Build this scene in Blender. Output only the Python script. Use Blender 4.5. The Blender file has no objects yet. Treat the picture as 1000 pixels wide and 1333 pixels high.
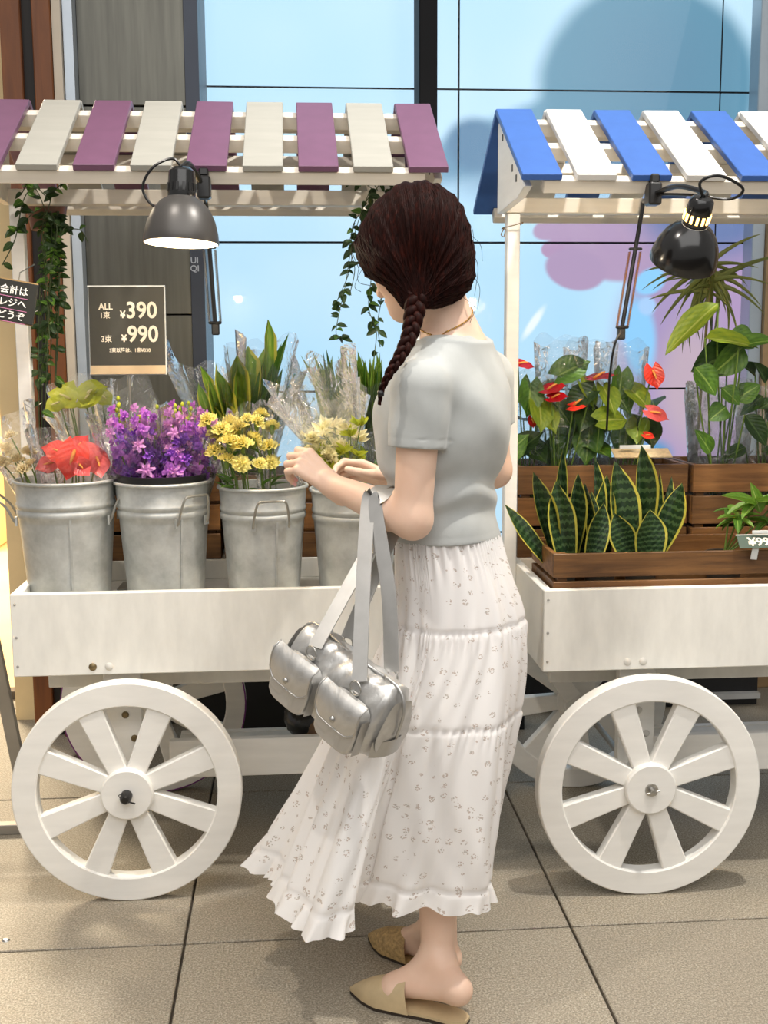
import bpy, bmesh, math, random
import numpy as np
from mathutils import Vector, Matrix, Euler
from math import sin, cos, pi, radians, sqrt, atan2, tan
random.seed(7)
rng = np.random.default_rng(7)
sc = bpy.context.scene
col = sc.collection

# ---------------------------------------------------------------- camera
F = 1500.0; CAMH = 1.32
PITCH, YAW, ROLL = radians(8.3), radians(-4.5), radians(-0.3)
cam_data = bpy.data.cameras.new('camera')
cam_data.sensor_fit = 'HORIZONTAL'; cam_data.sensor_width = 36.0
cam_data.lens = F * 36.0 / 1000.0
cam_data.clip_start = 0.05; cam_data.clip_end = 60
cam = bpy.data.objects.new('camera', cam_data); col.objects.link(cam)
RM = Matrix.Rotation(YAW, 3, 'Z') @ Matrix.Rotation(pi/2 - PITCH, 3, 'X') @ Matrix.Rotation(ROLL, 3, 'Z')
cam.matrix_world = Matrix.Translation((0, 0, CAMH)) @ RM.to_4x4()
sc.camera = cam
CAM = Vector((0, 0, CAMH))
def ray(px, py): return RM @ Vector(((px-500)/F, -(py-666.5)/F, -1.0))
def PY(px, py, Y):           # point of the plane at depth Y (metres from the lens) seen at a pixel
    d = ray(px, py); return CAM + d*(Y/d.y)
def PZ(px, py, Z):           # point of the level plane at height Z
    d = ray(px, py); return CAM + d*((Z-CAMH)/d.z)

# ---------------------------------------------------------------- world, lights, exposure
world = bpy.data.worlds.new('evening_arcade'); sc.world = world
world.use_nodes = True
bg = world.node_tree.nodes['Background']
bg.inputs[0].default_value = (1.0, 0.96, 0.92, 1); bg.inputs[1].default_value = 0.36
def light(kind, name, loc, target, power, color, **kw):
    d = bpy.data.lights.new(name, kind); d.energy = power; d.color = color
    for k, v in kw.items(): setattr(d, k, v)
    o = bpy.data.objects.new(name, d); col.objects.link(o); o.location = loc
    o.rotation_euler = (Vector(target) - Vector(loc)).to_track_quat('-Z', 'Y').to_euler()
    return o
light('AREA', 'ceiling_light_panel', (0.3, -0.4, 3.5), (0.2, 2.6, 0.8), 84, (1.0, 0.98, 0.96), shape='RECTANGLE', size=5.0, size_y=3.0)
light('SPOT', 'ceiling_downlight', (1.15, 2.05, 3.5), (0.55, 2.5, 0.2), 215, (1.0, 0.95, 0.88), spot_size=radians(95), spot_blend=0.6, shadow_soft_size=0.05)
light('SPOT', 'ceiling_downlight', (-0.75, 1.75, 3.5), (-0.5, 2.2, 0.0), 95, (1.0, 0.92, 0.83), spot_size=radians(95), spot_blend=0.6, shadow_soft_size=0.05)
sc.view_settings.view_transform = 'Standard'; sc.view_settings.look = 'None'
sc.view_settings.gamma = 1.0; sc.view_settings.use_curve_mapping = False
sc.view_settings.exposure = 0.3

# ---------------------------------------------------------------- materials
MATS = {}
def srgb(h):
    h = h.lstrip('#'); c = [int(h[i:i+2], 16)/255 for i in (0, 2, 4)]
    return tuple(((x/12.92) if x <= 0.04045 else ((x+0.055)/1.055)**2.4) for x in c)
class NT:
    def __init__(self, name):
        self.m = bpy.data.materials.new(name); self.m.use_nodes = True
        self.t = self.m.node_tree; self.n = self.t.nodes; self.l = self.t.links
        self.b = self.n['Principled BSDF']; self.out = self.n['Material Output']
    def new(self, k, **kw):
        n = self.n.new(k)
        for a, v in kw.items():
            if a.startswith('i_'): n.inputs[a[2:].replace('_', ' ')].default_value = v
            else: setattr(n, a, v)
        return n
    def link(self, a, b): self.l.new(a, b)
    def math(self, op, a, b=None, c=None, clamp=False):
        n = self.n.new('ShaderNodeMath'); n.operation = op; n.use_clamp = clamp
        for i, v in enumerate((a, b, c)):
            if v is None: continue
            if hasattr(v, 'is_linked'): self.link(v, n.inputs[i])
            else: n.inputs[i].default_value = v
        return n.outputs[0]
    def mix(self, f, a, b):
        n = self.n.new('ShaderNodeMix'); n.data_type = 'RGBA'
        for s, v in ((n.inputs[0], f), (n.inputs[6], a), (n.inputs[7], b)):
            if hasattr(v, 'is_linked'): self.link(v, s)
            elif isinstance(v, (int, float)): s.default_value = v
            else: s.default_value = (*v[:3], 1)
        return n.outputs[2]
    def coord(self, which='Object', scale=(1, 1, 1), rot=(0, 0, 0)):
        c = self.n.new('ShaderNodeTexCoord'); mp = self.n.new('ShaderNodeMapping')
        mp.inputs['Scale'].default_value = scale; mp.inputs['Rotation'].default_value = rot
        self.link(c.outputs[which], mp.inputs[0]); return mp.outputs[0]
    def noise(self, vec, scale, detail=3, rough=0.55, dist=0):
        n = self.n.new('ShaderNodeTexNoise'); n.inputs['Scale'].default_value = scale
        n.inputs['Detail'].default_value = detail; n.inputs['Roughness'].default_value = rough
        n.inputs['Distortion'].default_value = dist
        if vec is not None: self.link(vec, n.inputs['Vector'])
        return n.outputs['Fac']
    def ramp(self, f, stops):
        n = self.n.new('ShaderNodeValToRGB'); e = n.color_ramp.elements
        while len(e) < len(stops): e.new(0.5)
        for s, (p, c) in zip(e, stops): s.position = p; s.color = (*c[:3], 1)
        self.link(f, n.inputs[0]); return n.outputs[0]
    def bump(self, h, strength=0.3, dist=0.01):
        n = self.n.new('ShaderNodeBump'); n.inputs['Strength'].default_value = strength
        n.inputs['Distance'].default_value = dist; self.link(h, n.inputs['Height'])
        self.link(n.outputs[0], self.b.inputs['Normal'])
def simple(name, c, rough=0.5, metal=0.0, var=0.12, scale=8, stretch=(1, 1, 1), bump=0.0, spec=0.5, c2=None, trans=0.0, emit=None, es=0, coat=0):
    if name in MATS: return MATS[name]
    t = NT(name); c = srgb(c) if isinstance(c, str) else c
    c2 = srgb(c2) if isinstance(c2, str) else (c2 or tuple(x*(1-var*2) for x in c))
    v = t.coord('Object', stretch); f = t.noise(v, scale, 4)
    t.link(t.ramp(f, [(0.3, c2), (0.68, c)]), t.b.inputs['Base Color'])
    t.b.inputs['Roughness'].default_value = rough; t.b.inputs['Metallic'].default_value = metal
    t.b.inputs['Specular IOR Level'].default_value = spec
    t.b.inputs['Coat Weight'].default_value = coat
    if bump: t.bump(f, bump, 0.004)
    if trans:
        d = t.new('ShaderNodeBsdfTranslucent'); t.link(t.ramp(f, [(0.3, c2), (0.68, c)]), d.inputs[0])
        mx = t.new('ShaderNodeMixShader'); mx.inputs[0].default_value = trans
        t.link(t.b.outputs[0], mx.inputs[1]); t.link(d.outputs[0], mx.inputs[2]); t.link(mx.outputs[0], t.out.inputs[0])
    if emit:
        t.b.inputs['Emission Color'].default_value = (*srgb(emit), 1); t.b.inputs['Emission Strength'].default_value = es
    MATS[name] = t.m; return t.m

# ---------------------------------------------------------------- mesh helpers
def setp(o, label=None, cat=None, group=None, kind=None):
    if label: o['label'] = label
    if cat: o['category'] = cat
    if group: o['group'] = group
    if kind: o['kind'] = kind
    return o
def empty(name, loc=(0, 0, 0), rz=0, label=None, cat=None, group=None, kind=None):
    o = bpy.data.objects.new(name, None); col.objects.link(o); o.empty_display_size = 0.05
    o.location = loc; o.rotation_euler = (0, 0, rz)
    return setp(o, label, cat, group, kind)
class MB:
    def __init__(self): self.v = []; self.f = []; self.m = []; self.mi = 0
    def add(self, vs, fs):
        b = len(self.v); self.v += [tuple(p) for p in vs]
        self.f += [tuple(b+i for i in f) for f in fs]; self.m += [self.mi]*len(fs); return self
    def box(self, c, s, R=None):
        hx, hy, hz = s[0]/2, s[1]/2, s[2]/2; c = Vector(c)
        P = [Vector((x, y, z)) for x in (-hx, hx) for y in (-hy, hy) for z in (-hz, hz)]
        if R is not None: P = [R @ p for p in P]
        return self.add([c+p for p in P], [(0, 1, 3, 2), (4, 6, 7, 5), (0, 4, 5, 1), (2, 3, 7, 6), (0, 2, 6, 4), (1, 5, 7, 3)])
    def bb(self, x0, x1, y0, y1, z0, z1): return self.box(((x0+x1)/2, (y0+y1)/2, (z0+z1)/2), (abs(x1-x0), abs(y1-y0), abs(z1-z0)))
    def bar(self, a, b, w, h, up=(0, 0, 1)):
        a = Vector(a); b = Vector(b); d = b-a; L = d.length; z = d.normalized(); u = Vector(up)
        x = u.cross(z)
        if x.length < 1e-4: x = Vector((1, 0, 0)).cross(z)
        x.normalize(); y = z.cross(x)
        R = Matrix((x, y, z)).transposed()
        return self.box((a+b)/2, (w, h, L), R)
    def tube(self, pts, r, n=8, caps=True):
        pts = [Vector(p) for p in pts]; N = len(pts); rr = r if hasattr(r, '__len__') else [r]*N
        vs = []; fs = []; prev = None
        for i, p in enumerate(pts):
            d = (pts[min(i+1, N-1)] - pts[max(i-1, 0)])
            d = d.normalized() if d.length > 1e-9 else Vector((0, 0, 1))
            if prev is None:
                x = d.orthogonal().normalized()
            else:
                x = prev - d*prev.dot(d); x = x.normalized() if x.length > 1e-6 else d.orthogonal().normalized()
            prev = x; y = d.cross(x)
            for k in range(n):
                a = 2*pi*k/n; vs.append(p + (x*cos(a)+y*sin(a))*rr[i])
        for i in range(N-1):
            for k in range(n):
                k2 = (k+1) % n; fs.append((i*n+k, i*n+k2, (i+1)*n+k2, (i+1)*n+k))
        if caps: fs.append(tuple(range(n-1, -1, -1))); fs.append(tuple((N-1)*n+k for k in range(n)))
        return self.add(vs, fs)
    def lathe(self, prof, n=32, c=(0, 0, 0), R=None, a0=0, a1=2*pi):
        vs = []; fs = []; c = Vector(c); full = abs(a1-a0-2*pi) < 1e-6; nn = n if full else n+1
        for (r, z) in prof:
            for k in range(nn):
                a = a0+(a1-a0)*k/n; p = Vector((r*cos(a), r*sin(a), z)); vs.append(c + (R @ p if R is not None else p))
        for i in range(len(prof)-1):
            for k in range(n):
                k2 = (k+1) % nn; fs.append((i*nn+k, i*nn+k2, (i+1)*nn+k2, (i+1)*nn+k))
        return self.add(vs, fs)
    def prism(self, poly, y0, y1, axis='y'):
        n = len(poly)
        if axis == 'y': vs = [(x, y0, z) for x, z in poly] + [(x, y1, z) for x, z in poly]
        elif axis == 'x': vs = [(y0, x, z) for x, z in poly] + [(y1, x, z) for x, z in poly]
        else: vs = [(x, z, y0) for x, z in poly] + [(x, z, y1) for x, z in poly]
        fs = [tuple(range(n)), tuple(range(2*n-1, n-1, -1))] + [(i, n+i, n+(i+1) % n, (i+1) % n) for i in range(n)]
        return self.add(vs, fs)
    def grid(self, fn, nu, nv, closeu=False):
        vs = [fn(i/(nu if closeu else nu-1), j/(nv-1)) for j in range(nv) for i in range(nu)]
        fs = []
        for j in range(nv-1):
            for i in range(nu if closeu else nu-1):
                i2 = (i+1) % nu; fs.append((j*nu+i, j*nu+i2, (j+1)*nu+i2, (j+1)*nu+i))
        return self.add(vs, fs)
    def mesh(self, name, mats, smooth=False, bevel=0, fix=True):
        me = bpy.data.meshes.new(name); me.from_pydata(self.v, [], self.f)
        for m in (mats if isinstance(mats, (list, tuple)) else [mats]): me.materials.append(m)
        if any(self.m): me.polygons.foreach_set('material_index', self.m)
        if fix or bevel:
            bm = bmesh.new(); bm.from_mesh(me)
            if bevel: bmesh.ops.bevel(bm, geom=[e for e in bm.edges if len(e.link_faces) == 2 and e.calc_face_angle(0) > 0.6], offset=bevel, segments=1, affect='EDGES', clamp_overlap=True)
            bmesh.ops.recalc_face_normals(bm, faces=bm.faces); bm.to_mesh(me); bm.free()
        if smooth:
            me.polygons.foreach_set('use_smooth', [True]*len(me.polygons))
            if smooth != 2: me.set_sharp_from_angle(angle=radians(40))
        me.update(); return me
    def build(self, name, mats, parent=None, smooth=False, bevel=0, loc=None, rot=None, fix=True):
        return place(name, self.mesh(name, mats, smooth, bevel, fix), parent, loc, rot)
def place(name, me, parent=None, loc=None, rot=None):
    o = bpy.data.objects.new(name, me); col.objects.link(o)
    if parent: o.parent = parent
    if loc is not None: o.location = loc
    if rot is not None: o.rotation_euler = rot
    return o
def copy_tree(o, parent=None):
    c = o.copy(); col.objects.link(c); c.parent = parent
    for ch in list(o.children):
        if ch is not c: copy_tree(ch, c)
    return c
def text_mesh(s, size, depth=0.0006, align='CENTER', bold=0.0):
    cu = bpy.data.curves.new('text', 'FONT'); cu.body = s; cu.size = size; cu.align_x = align; cu.extrude = depth; cu.offset = bold
    cu.resolution_u = 4
    o = bpy.data.objects.new('text', cu); col.objects.link(o)
    dg = bpy.context.evaluated_depsgraph_get(); dg.update()
    me = bpy.data.meshes.new_from_object(o.evaluated_get(dg)); bpy.data.objects.remove(o); bpy.data.curves.remove(cu)
    me.materials.clear()
    return me
def catmull(pts, n=8):
    P = [Vector(p) for p in pts]; P = [P[0]*2-P[1]] + P + [P[-1]*2-P[-2]]; out = []
    for i in range(1, len(P)-2):
        for k in range(n):
            t = k/n; a, b, c, d = P[i-1:i+3]
            out.append(0.5*((2*b)+(c-a)*t+(2*a-5*b+4*c-d)*t*t+(3*b-a-3*c+d)*t**3))
    out.append(P[-2]); return out

# ---------------------------------------------------------------- shared materials
WHITE = simple('white_painted_wood', '#f1efe9', 0.5, var=0.05, scale=5, stretch=(1, 1, 6), bump=0.05)
WHITE2 = simple('white_painted_ply', '#eae8e0', 0.5, var=0.06, scale=9, stretch=(3, 1, 1), bump=0.06)
def tile_mat():
    t = NT('granite_paving'); v = t.coord('Object'); gi = t.new('ShaderNodeObjectInfo')
    vo = t.new('ShaderNodeTexVoronoi'); vo.inputs['Scale'].default_value = 260; t.link(v, vo.inputs['Vector'])
    f1 = t.noise(v, 230, 4, .7); f2 = t.noise(v, 4.5, 4)
    a = t.ramp(f1, [(0.35, srgb('#6f685a')), (0.5, srgb('#9d9482')), (0.66, srgb('#cbc4b2'))])
    b = t.mix(t.math('MULTIPLY', f2, 0.35), a, srgb('#84776a'))
    c = t.mix(t.math('MULTIPLY', gi.outputs['Random'], 0.22), b, srgb('#6d665f'))
    t.link(c, t.b.inputs['Base Color']); t.b.inputs['Roughness'].default_value = 0.62
    t.bump(f1, 0.12, 0.002); return t.m
TILE = tile_mat()
def wood_mat(name, dark, light_, scale=4, stretch=(1, 12, 12), rough=0.5):
    t = NT(name); gi = t.new('ShaderNodeObjectInfo')
    tc = t.new('ShaderNodeTexCoord'); va = t.new('ShaderNodeVectorMath'); va.operation = 'ADD'
    t.link(tc.outputs['Object'], va.inputs[0]); mu = t.math('MULTIPLY', gi.outputs['Random'], 13.0)
    t.link(mu, va.inputs[1])
    mp = t.new('ShaderNodeMapping'); mp.inputs['Scale'].default_value = stretch; t.link(va.outputs[0], mp.inputs[0])
    f = t.noise(mp.outputs[0], scale, 5, 0.6, 0.6); f2 = t.noise(va.outputs[0], 7, 2)
    c = t.ramp(f, [(0.28, srgb(dark)), (0.52, tuple((a+b)/2 for a, b in zip(srgb(dark), srgb(light_)))), (0.75, srgb(light_))])
    c = t.mix(t.math('MULTIPLY', gi.outputs['Random'], 0.25), c, srgb(dark))
    t.link(c, t.b.inputs['Base Color']); t.b.inputs['Roughness'].default_value = rough; t.bump(f, 0.2, 0.003); return t.m
WOOD_COL = wood_mat('brown_column_wood', '#5f3312', '#8c5120', 3, (10, 10, 1))
CRATE = wood_mat('crate_wood', '#4a3018', '#835c32', 5, (1, 10, 14))
CRATE2 = wood_mat('crate_wood_warm', '#5f3d1c', '#96693a', 5, (1, 10, 14))
GALV = None
def galv_mat():
    t = NT('galvanised_steel'); v = t.coord('Object'); gi = t.new('ShaderNodeObjectInfo')
    vo = t.new('ShaderNodeTexVoronoi'); vo.inputs['Scale'].default_value = 55; t.link(v, vo.inputs['Vector'])
    f = t.noise(v, 14, 5, 0.65); f2 = t.noise(t.coord('Object', (1, 1, .25)), 30, 4)
    c = t.ramp(f, [(0.3, srgb('#a3a5a2')), (0.55, srgb('#bfc1be')), (0.75, srgb('#d0d2ce'))])
    c = t.mix(t.math('MULTIPLY', vo.outputs['Color'], 0.10), c, srgb('#d9dbd8'))
    t.link(c, t.b.inputs['Base Color']); t.b.inputs['Metallic'].default_value = 0.55
    t.link(t.math('MULTIPLY_ADD', f2, 0.3, 0.36), t.b.inputs['Roughness']); t.bump(f, 0.06, 0.003); return t.m
GALV = galv_mat()
BLACK = simple('black_plastic', '#141414', 0.35, var=0.1)
BLACKM = simple('black_metal', '#191919', 0.3, var=0.1, spec=0.6)
STEEL = simple('steel', '#b9b7b2', 0.3, 1.0, var=0.08)
def film_mat():
    t = NT('clear_film'); v = t.coord('Object')
    f = t.noise(v, 26, 3, 0.5, 1.5); f2 = t.noise(t.coord('Object', (1, 1, 0.35)), 60, 2)
    g = t.new('ShaderNodeBsdfGlossy'); g.inputs['Roughness'].default_value = 0.10; g.inputs[0].default_value = (1, 1, 1, 1)
    tr = t.new('ShaderNodeBsdfTransparent'); tr.inputs[0].default_value = (0.97, 0.97, 0.965, 1)
    fr = t.new('ShaderNodeFresnel'); fr.inputs[0].default_value = 1.5
    bp = t.new('ShaderNodeBump'); bp.inputs['Strength'].default_value = 0.6; bp.inputs['Distance'].default_value = 0.02
    t.link(t.math('ADD', f, t.math('MULTIPLY', f2, 0.3)), bp.inputs['Height'])
    t.link(bp.outputs[0], g.inputs['Normal']); t.link(bp.outputs[0], fr.inputs['Normal'])
    fa = t.math('MULTIPLY_ADD', fr.outputs[0], .9, 0.01, clamp=True)
    df = t.new('ShaderNodeBsdfTranslucent'); df.inputs[0].default_value = (1, 1, 1, 1); m0 = t.new('ShaderNodeMixShader'); m0.inputs[0].default_value = .08; t.link(tr.outputs[0], m0.inputs[1]); t.link(df.outputs[0], m0.inputs[2])
    mx = t.new('ShaderNodeMixShader'); t.link(fa, mx.inputs[0]); t.link(m0.outputs[0], mx.inputs[1]); t.link(g.outputs[0], mx.inputs[2])
    t.n.remove(t.b); t.link(mx.outputs[0], t.out.inputs[0]); return t.m
FILM = film_mat()
# ================================================================ SETTING
TS = 0.875; GX, GY = -0.26, 2.43
floor = MB().bb(-6, 7, -1.5, 8.5, -0.16, -0.012).build('floor', simple('grout', '#4d453b', 0.9, var=0.15, scale=40))
setp(floor, 'grey brown granite paved floor', None, kind='structure')
tile_me = MB().bb(0.003, TS-0.003, 0.003, TS-0.003, -0.03, 0).mesh('floor_tile', TILE, bevel=0.002)
for i in range(-4, 6):
    for j in range(-2, 3):
        o = place('floor_tile', tile_me, floor, (GX+i*TS, GY+j*TS, random.uniform(-0.0006, 0)))
# interior floor of the shop beyond, lighter
# back wall plinth and walls
WALLC = simple('cream_wall', '#d8cdb8', 0.8, var=0.05, scale=3)
wl = MB().bb(2.02, 5.5, 4.02, 4.3, 0, 3.6).build('wall_right', simple('tan_stone', '#a5875f', 0.7, var=0.1, scale=6, stretch=(1, 1, 3)))
setp(wl, kind='structure')
DARKF = simple('dark_frame_metal', '#08080a', 0.6, var=0.1, spec=.2)
BLUEF = simple('pale_frame_metal', '#b9c3cc', 0.35, 0.4, var=0.05)
# wooden column: two wood strips with a dark recess between
colm = empty('trim_7', (-0.812, 3.88, 0), 0, kind='structure')
m = MB().bb(-0.078, -0.015, -0.03, 0.08, 0, 3.6).build('board', WOOD_COL, colm, bevel=0.003)
MB().bb(-0.015, 0.02, -0.005, 0.08, 0, 3.6).build('recess', simple('dark_recess', '#17100b', 0.6), colm)
MB().bb(0.02, 0.078, -0.03, 0.08, 0, 3.6).build('board', WOOD_COL, colm, bevel=0.003)
tr = MB().bb(-0.732, -0.705, 3.86, 3.97, 0, 3.6).build('trim_1', simple('beige_trim', '#cfc2ae', 0.5, var=0.04)); setp(tr, kind='structure')
tr = MB().bb(-0.702, -0.672, 3.88, 4.0, 0, 3.6).build('trim_2', BLUEF); setp(tr, kind='structure')
# grey metal panel pillar
pm = NT('brushed_grey_panel'); v = pm.coord('Object', (6, 6, 0.4)); f = pm.noise(v, 6, 3)
pm.link(pm.ramp(f, [(0.3, srgb('#575650')), (0.7, srgb('#68675f'))]), pm.b.inputs['Base Color']); pm.b.inputs['Metallic'].default_value = 0.75; pm.b.inputs['Roughness'].default_value = 0.38
pil = empty('wall_left', (-0.5, 3.95, 0), 0, kind='structure')
zz = [0, 0.75, 1.42, 2.09, 2.80, 3.6]
for a, b in zip(zz[:-1], zz[1:]):
    MB().bb(-0.172, 0.17, 0, 0.3, a+0.002, b-0.002).build('metal_panel', pm.m, pil, bevel=0.002)
wf = MB().bb(-0.33, -0.285, 3.94, 4.3, 0, 3.6).build('window_1', simple('slate_frame_metal', '#3a3f49', 0.4, 0.5, var=0.05)); setp(wf, kind='structure')
for s, z in (('UI', 1.588), ('QI', 1.562)):
    me = text_mesh(s, 0.028, bold=0.0004); me.materials.append(simple('white_print', '#9aa0a8', 0.5, var=0.02))
    place('letters', me, wf, (-0.316, 3.9385, z), (pi/2, 0, 0))
wf = MB().bb(0.428, 0.487, 3.88, 4.05, 0, 3.6).build('window_2', DARKF, bevel=0.003); setp(wf, kind='structure')
wf = MB().bb(1.69, 1.738, 4.2, 4.29, 0, 3.6).build('window_3', BLUEF, bevel=0.003); setp(wf, kind='structure')
wf = MB().bb(1.739, 2.02, 4.18, 4.29, 0, 3.6).build('trim_8', simple('tan_stone', '#a5875f')); setp(wf, kind='structure')
sill = MB().bb(-0.33, 1.688, 3.98, 4.25, 0, 0.16).build('trim_3', simple('dark_sill', '#1b1b1d', 0.4)); setp(sill, kind='structure')
sill = MB().bb(-0.33, 1.688, 3.95, 3.98, 0.03, 0.05).build('trim_4', simple('sill_edge', '#c9c9c6', 0.4)); setp(sill, kind='structure')
base = MB().bb(-0.33, 0.78, 3.78, 3.86, 0, 0.62).build('trim_5', simple('black_base_panel', '#0c0c0d', 0.5)); setp(base, kind='structure')
def pane_mat():
    t = NT('window_glass'); g = t.new('ShaderNodeBsdfGlossy'); g.inputs['Roughness'].default_value = 0.01; tr = t.new('ShaderNodeBsdfTransparent'); tr.inputs[0].default_value = (.97, .98, .98, 1)
    fr = t.new('ShaderNodeFresnel'); fr.inputs[0].default_value = 1.45; nz = t.noise(t.coord('Object'), 2, 2); mx = t.new('ShaderNodeMixShader'); t.link(t.math('MULTIPLY', fr.outputs[0], t.math('MULTIPLY_ADD', nz, .05, .2)), mx.inputs[0])
    t.link(tr.outputs[0], mx.inputs[1]); t.link(g.outputs[0], mx.inputs[2]); t.n.remove(t.b); t.link(mx.outputs[0], t.out.inputs[0]); return t.m
GLASS = pane_mat()
for i, (a, b) in enumerate(((-.284, .427), (.488, 1.689))):
    setp(MB().bb(a, b, 4.0, 4.006, .161, 3.6).build('window_%d' % (i+4), GLASS), kind='structure')
# ---- video wall: panels 0.977 x 0.548 with a moving picture of light blue, a dark hat and a mauve face
def screen_mat():
    t = NT('display_picture'); tc = t.new('ShaderNodeTexCoord'); OBJ = bpy.data.objects['video_wall']
    tc.object = OBJ
    sx = t.new('ShaderNodeSeparateXYZ'); t.link(tc.outputs['Object'], sx.inputs[0]); X, Z = sx.outputs[0], sx.outputs[2]
    wob = t.noise(tc.outputs['Object'], 2.2, 2); wob = t.math('MULTIPLY_ADD', wob, 0.16, -0.08)
    def ell(px, py, rx, rz, soft, ang=0.0, w=1.0):
        c = PY(px, py, 4.3); cx, cz = c.x, c.z; k = 4.35/F
        dx = t.math('SUBTRACT', X, cx); dz = t.math('SUBTRACT', Z, cz)
        u = t.math('ADD', t.math('MULTIPLY', dx, cos(ang)), t.math('MULTIPLY', dz, sin(ang)))
        q = t.math('SUBTRACT', t.math('MULTIPLY', dz, cos(ang)), t.math('MULTIPLY', dx, sin(ang)))
        d = t.math('SQRT', t.math('ADD', t.math('POWER', t.math('DIVIDE', t.math('ABSOLUTE', u), rx*k), 2.0), t.math('POWER', t.math('DIVIDE', t.math('ABSOLUTE', q), rz*k), 2.0)))
        d = t.math('ADD', d, t.math('MULTIPLY', wob, w))
        mr = t.new('ShaderNodeMapRange'); mr.interpolation_type = 'SMOOTHSTEP'
        t.link(d, mr.inputs[0]); mr.inputs[1].default_value = 1-soft; mr.inputs[2].default_value = 1+soft; mr.inputs[3].default_value = 1; mr.inputs[4].default_value = 0
        return mr.outputs[0]
    f = t.noise(tc.outputs['Object'], 1.3, 2)
    c = t.ramp(f, [(0.3, srgb('#b2dcf8')), (0.7, srgb('#c8e7fc'))])
    def over(mask, colr):
        nonlocal c
        c = t.mix(mask, c, srgb(colr))
    over(ell(900, 60, 160, 130, 0.5), '#c4e6fa')
    over(ell(910, 450, 92, 240, 0.09, 0.10), '#b097bd')        # mauve figure
    over(ell(805, 312, 92, 52, 0.08, -0.1), '#b39abb')
    over(ell(716, 297, 20, 13, 0.15, 0.3, .3), '#b39abb')
    over(ell(722, 324, 15, 11, 0.15, 0, .3), '#b395b8')
    over(ell(752, 350, 40, 26, 0.10, -.2, .3), '#b098ba')
    over(ell(872, 470, 70, 120, 0.35), '#a895bf')
    over(ell(836, 440, 22, 55, 0.3, 0.1), '#8fcbf7')
    over(ell(850, 366, 22, 16, 0.2, .5), '#8fcdfa')
    over(ell(846, 398, 12, 12, 0.3), '#a9cdf5')
    over(ell(905, 500, 45, 80, 0.5), '#bfa9b9')
    over(ell(920, 262, 95, 70, 0.4, -0.2), '#6d7fae')
    over(ell(850, 590, 26, 16, 0.5), '#5a97c6')
    over(ell(700, 165, 190, 30, 0.35, 0.35), '#6f9fbd')           # brim
    over(ell(618, 185, 34, 30, 0.30), '#5a83a6')
    over(ell(850, 112, 142, 128, 0.11, -0.1), '#6394ae')         # hat crown
    over(ell(850, 90, 80, 70, 0.8), '#6490ab')
    over(ell(760, 205, 150, 42, 0.6, 0.1), '#5d86a8')
    over(ell(697, 420, 5, 22, 0.5, -0.6, 0), '#eef8ff')
    e = t.new('ShaderNodeEmission'); t.link(c, e.inputs[0]); e.inputs[1].default_value = 0.92
    g = t.new('ShaderNodeBsdfGlossy'); g.inputs[0].default_value = (0.03, 0.03, 0.03, 1); g.inputs['Roughness'].default_value = 0.2
    ad = t.new('ShaderNodeAddShader'); t.link(e.outputs[0], ad.inputs[0]); t.link(g.outputs[0], ad.inputs[1])
    t.n.remove(t.b); t.link(ad.outputs[0], t.out.inputs[0]); return t.m
vw = empty('video_wall', (0, 0, 0), 0, 'wall of tiled display panels showing a pale blue picture with a blurred hat', 'screen')
SCREEN = screen_mat()
PWX, PWZ = 0.977, 0.545
SX0, SZ0 = 0.622, 1.690
for i in range(-1, 2):
    for j in range(-3, 4):
        x0 = SX0+i*PWX; z0 = SZ0+j*PWZ
        x1 = x0+PWX
        if x1-x0 < 0.2: continue
        MB().bb(x0+0.004, x1-0.004, 4.332, 4.339, z0+0.004, z0+PWZ-0.004).build('display_panel', SCREEN, vw)
MB().bb(-0.36, 1.80, 4.34, 4.36, 0.05, 3.9).build('backing_frame', DARKF, vw)

# ---- shop interior glimpsed past the column at the far left
WCW = simple('warm_cream_wall', '#e6cf9f', 0.8, var=0.04)
setp(MB().bb(-6.2, -1.0, 9.6, 9.7, 0, 3.6).build('wall_back', WCW), kind='structure')
setp(MB().bb(-1.0, -0.93, 4.05, 9.7, 0, 3.6).build('wall_side', WCW), kind='structure')
setp(MB().bb(-6.2, -1.0, 4.36, 9.6, 0.0, 0.012).build('floor', simple('cream_floor', '#d8c196', 0.5, var=0.06, scale=2)), kind='structure')
setp(MB().bb(-6.2, -0.93, 4.30, 4.36, 0, 0.03).build('trim_6', simple('threshold_metal', '#5c5348', 0.5)), kind='structure')
light('AREA', 'shop_ceiling_lamp', (-2.4, 6.5, 3.3), (-2.4, 6.7, 0), 480, (1.0, 0.84, 0.60), shape='SQUARE', size=1.5)
CT = simple('cream_counter', '#efe2c4', 0.5, var=0.03)
c = empty('shop_counter', (-2.55, 7.4, 0.012), 0, 'cream shop counter deep inside the shop beyond the cart', 'counter')
MB().bb(-1.2, 0.62, 0, .6, 0, 0.98).build('body', CT, c, bevel=0.01); MB().bb(-1.25, 0.66, -.04, .62, 0.98, 1.02).build('worktop', simple('counter_top', '#e2cfa4', .4), c, bevel=.005)
MB().bb(.28, .42, -.012, .0, .62, .78).build('vent', simple('dark_slot', '#4a3b2b', .6), c)
b = empty('wicker_basket', (-2.12, 7.55, 1.033), 0, 'wicker basket of pale buns on the shop counter', 'basket')
MB().lathe([(0.0, 0), (.13, 0), (.17, .11), (.16, .11), (.12, .01), (0, .01)], 24).build('body', simple('wicker', '#b98d4f', .7, var=.2, scale=60), b, smooth=True)
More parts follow.
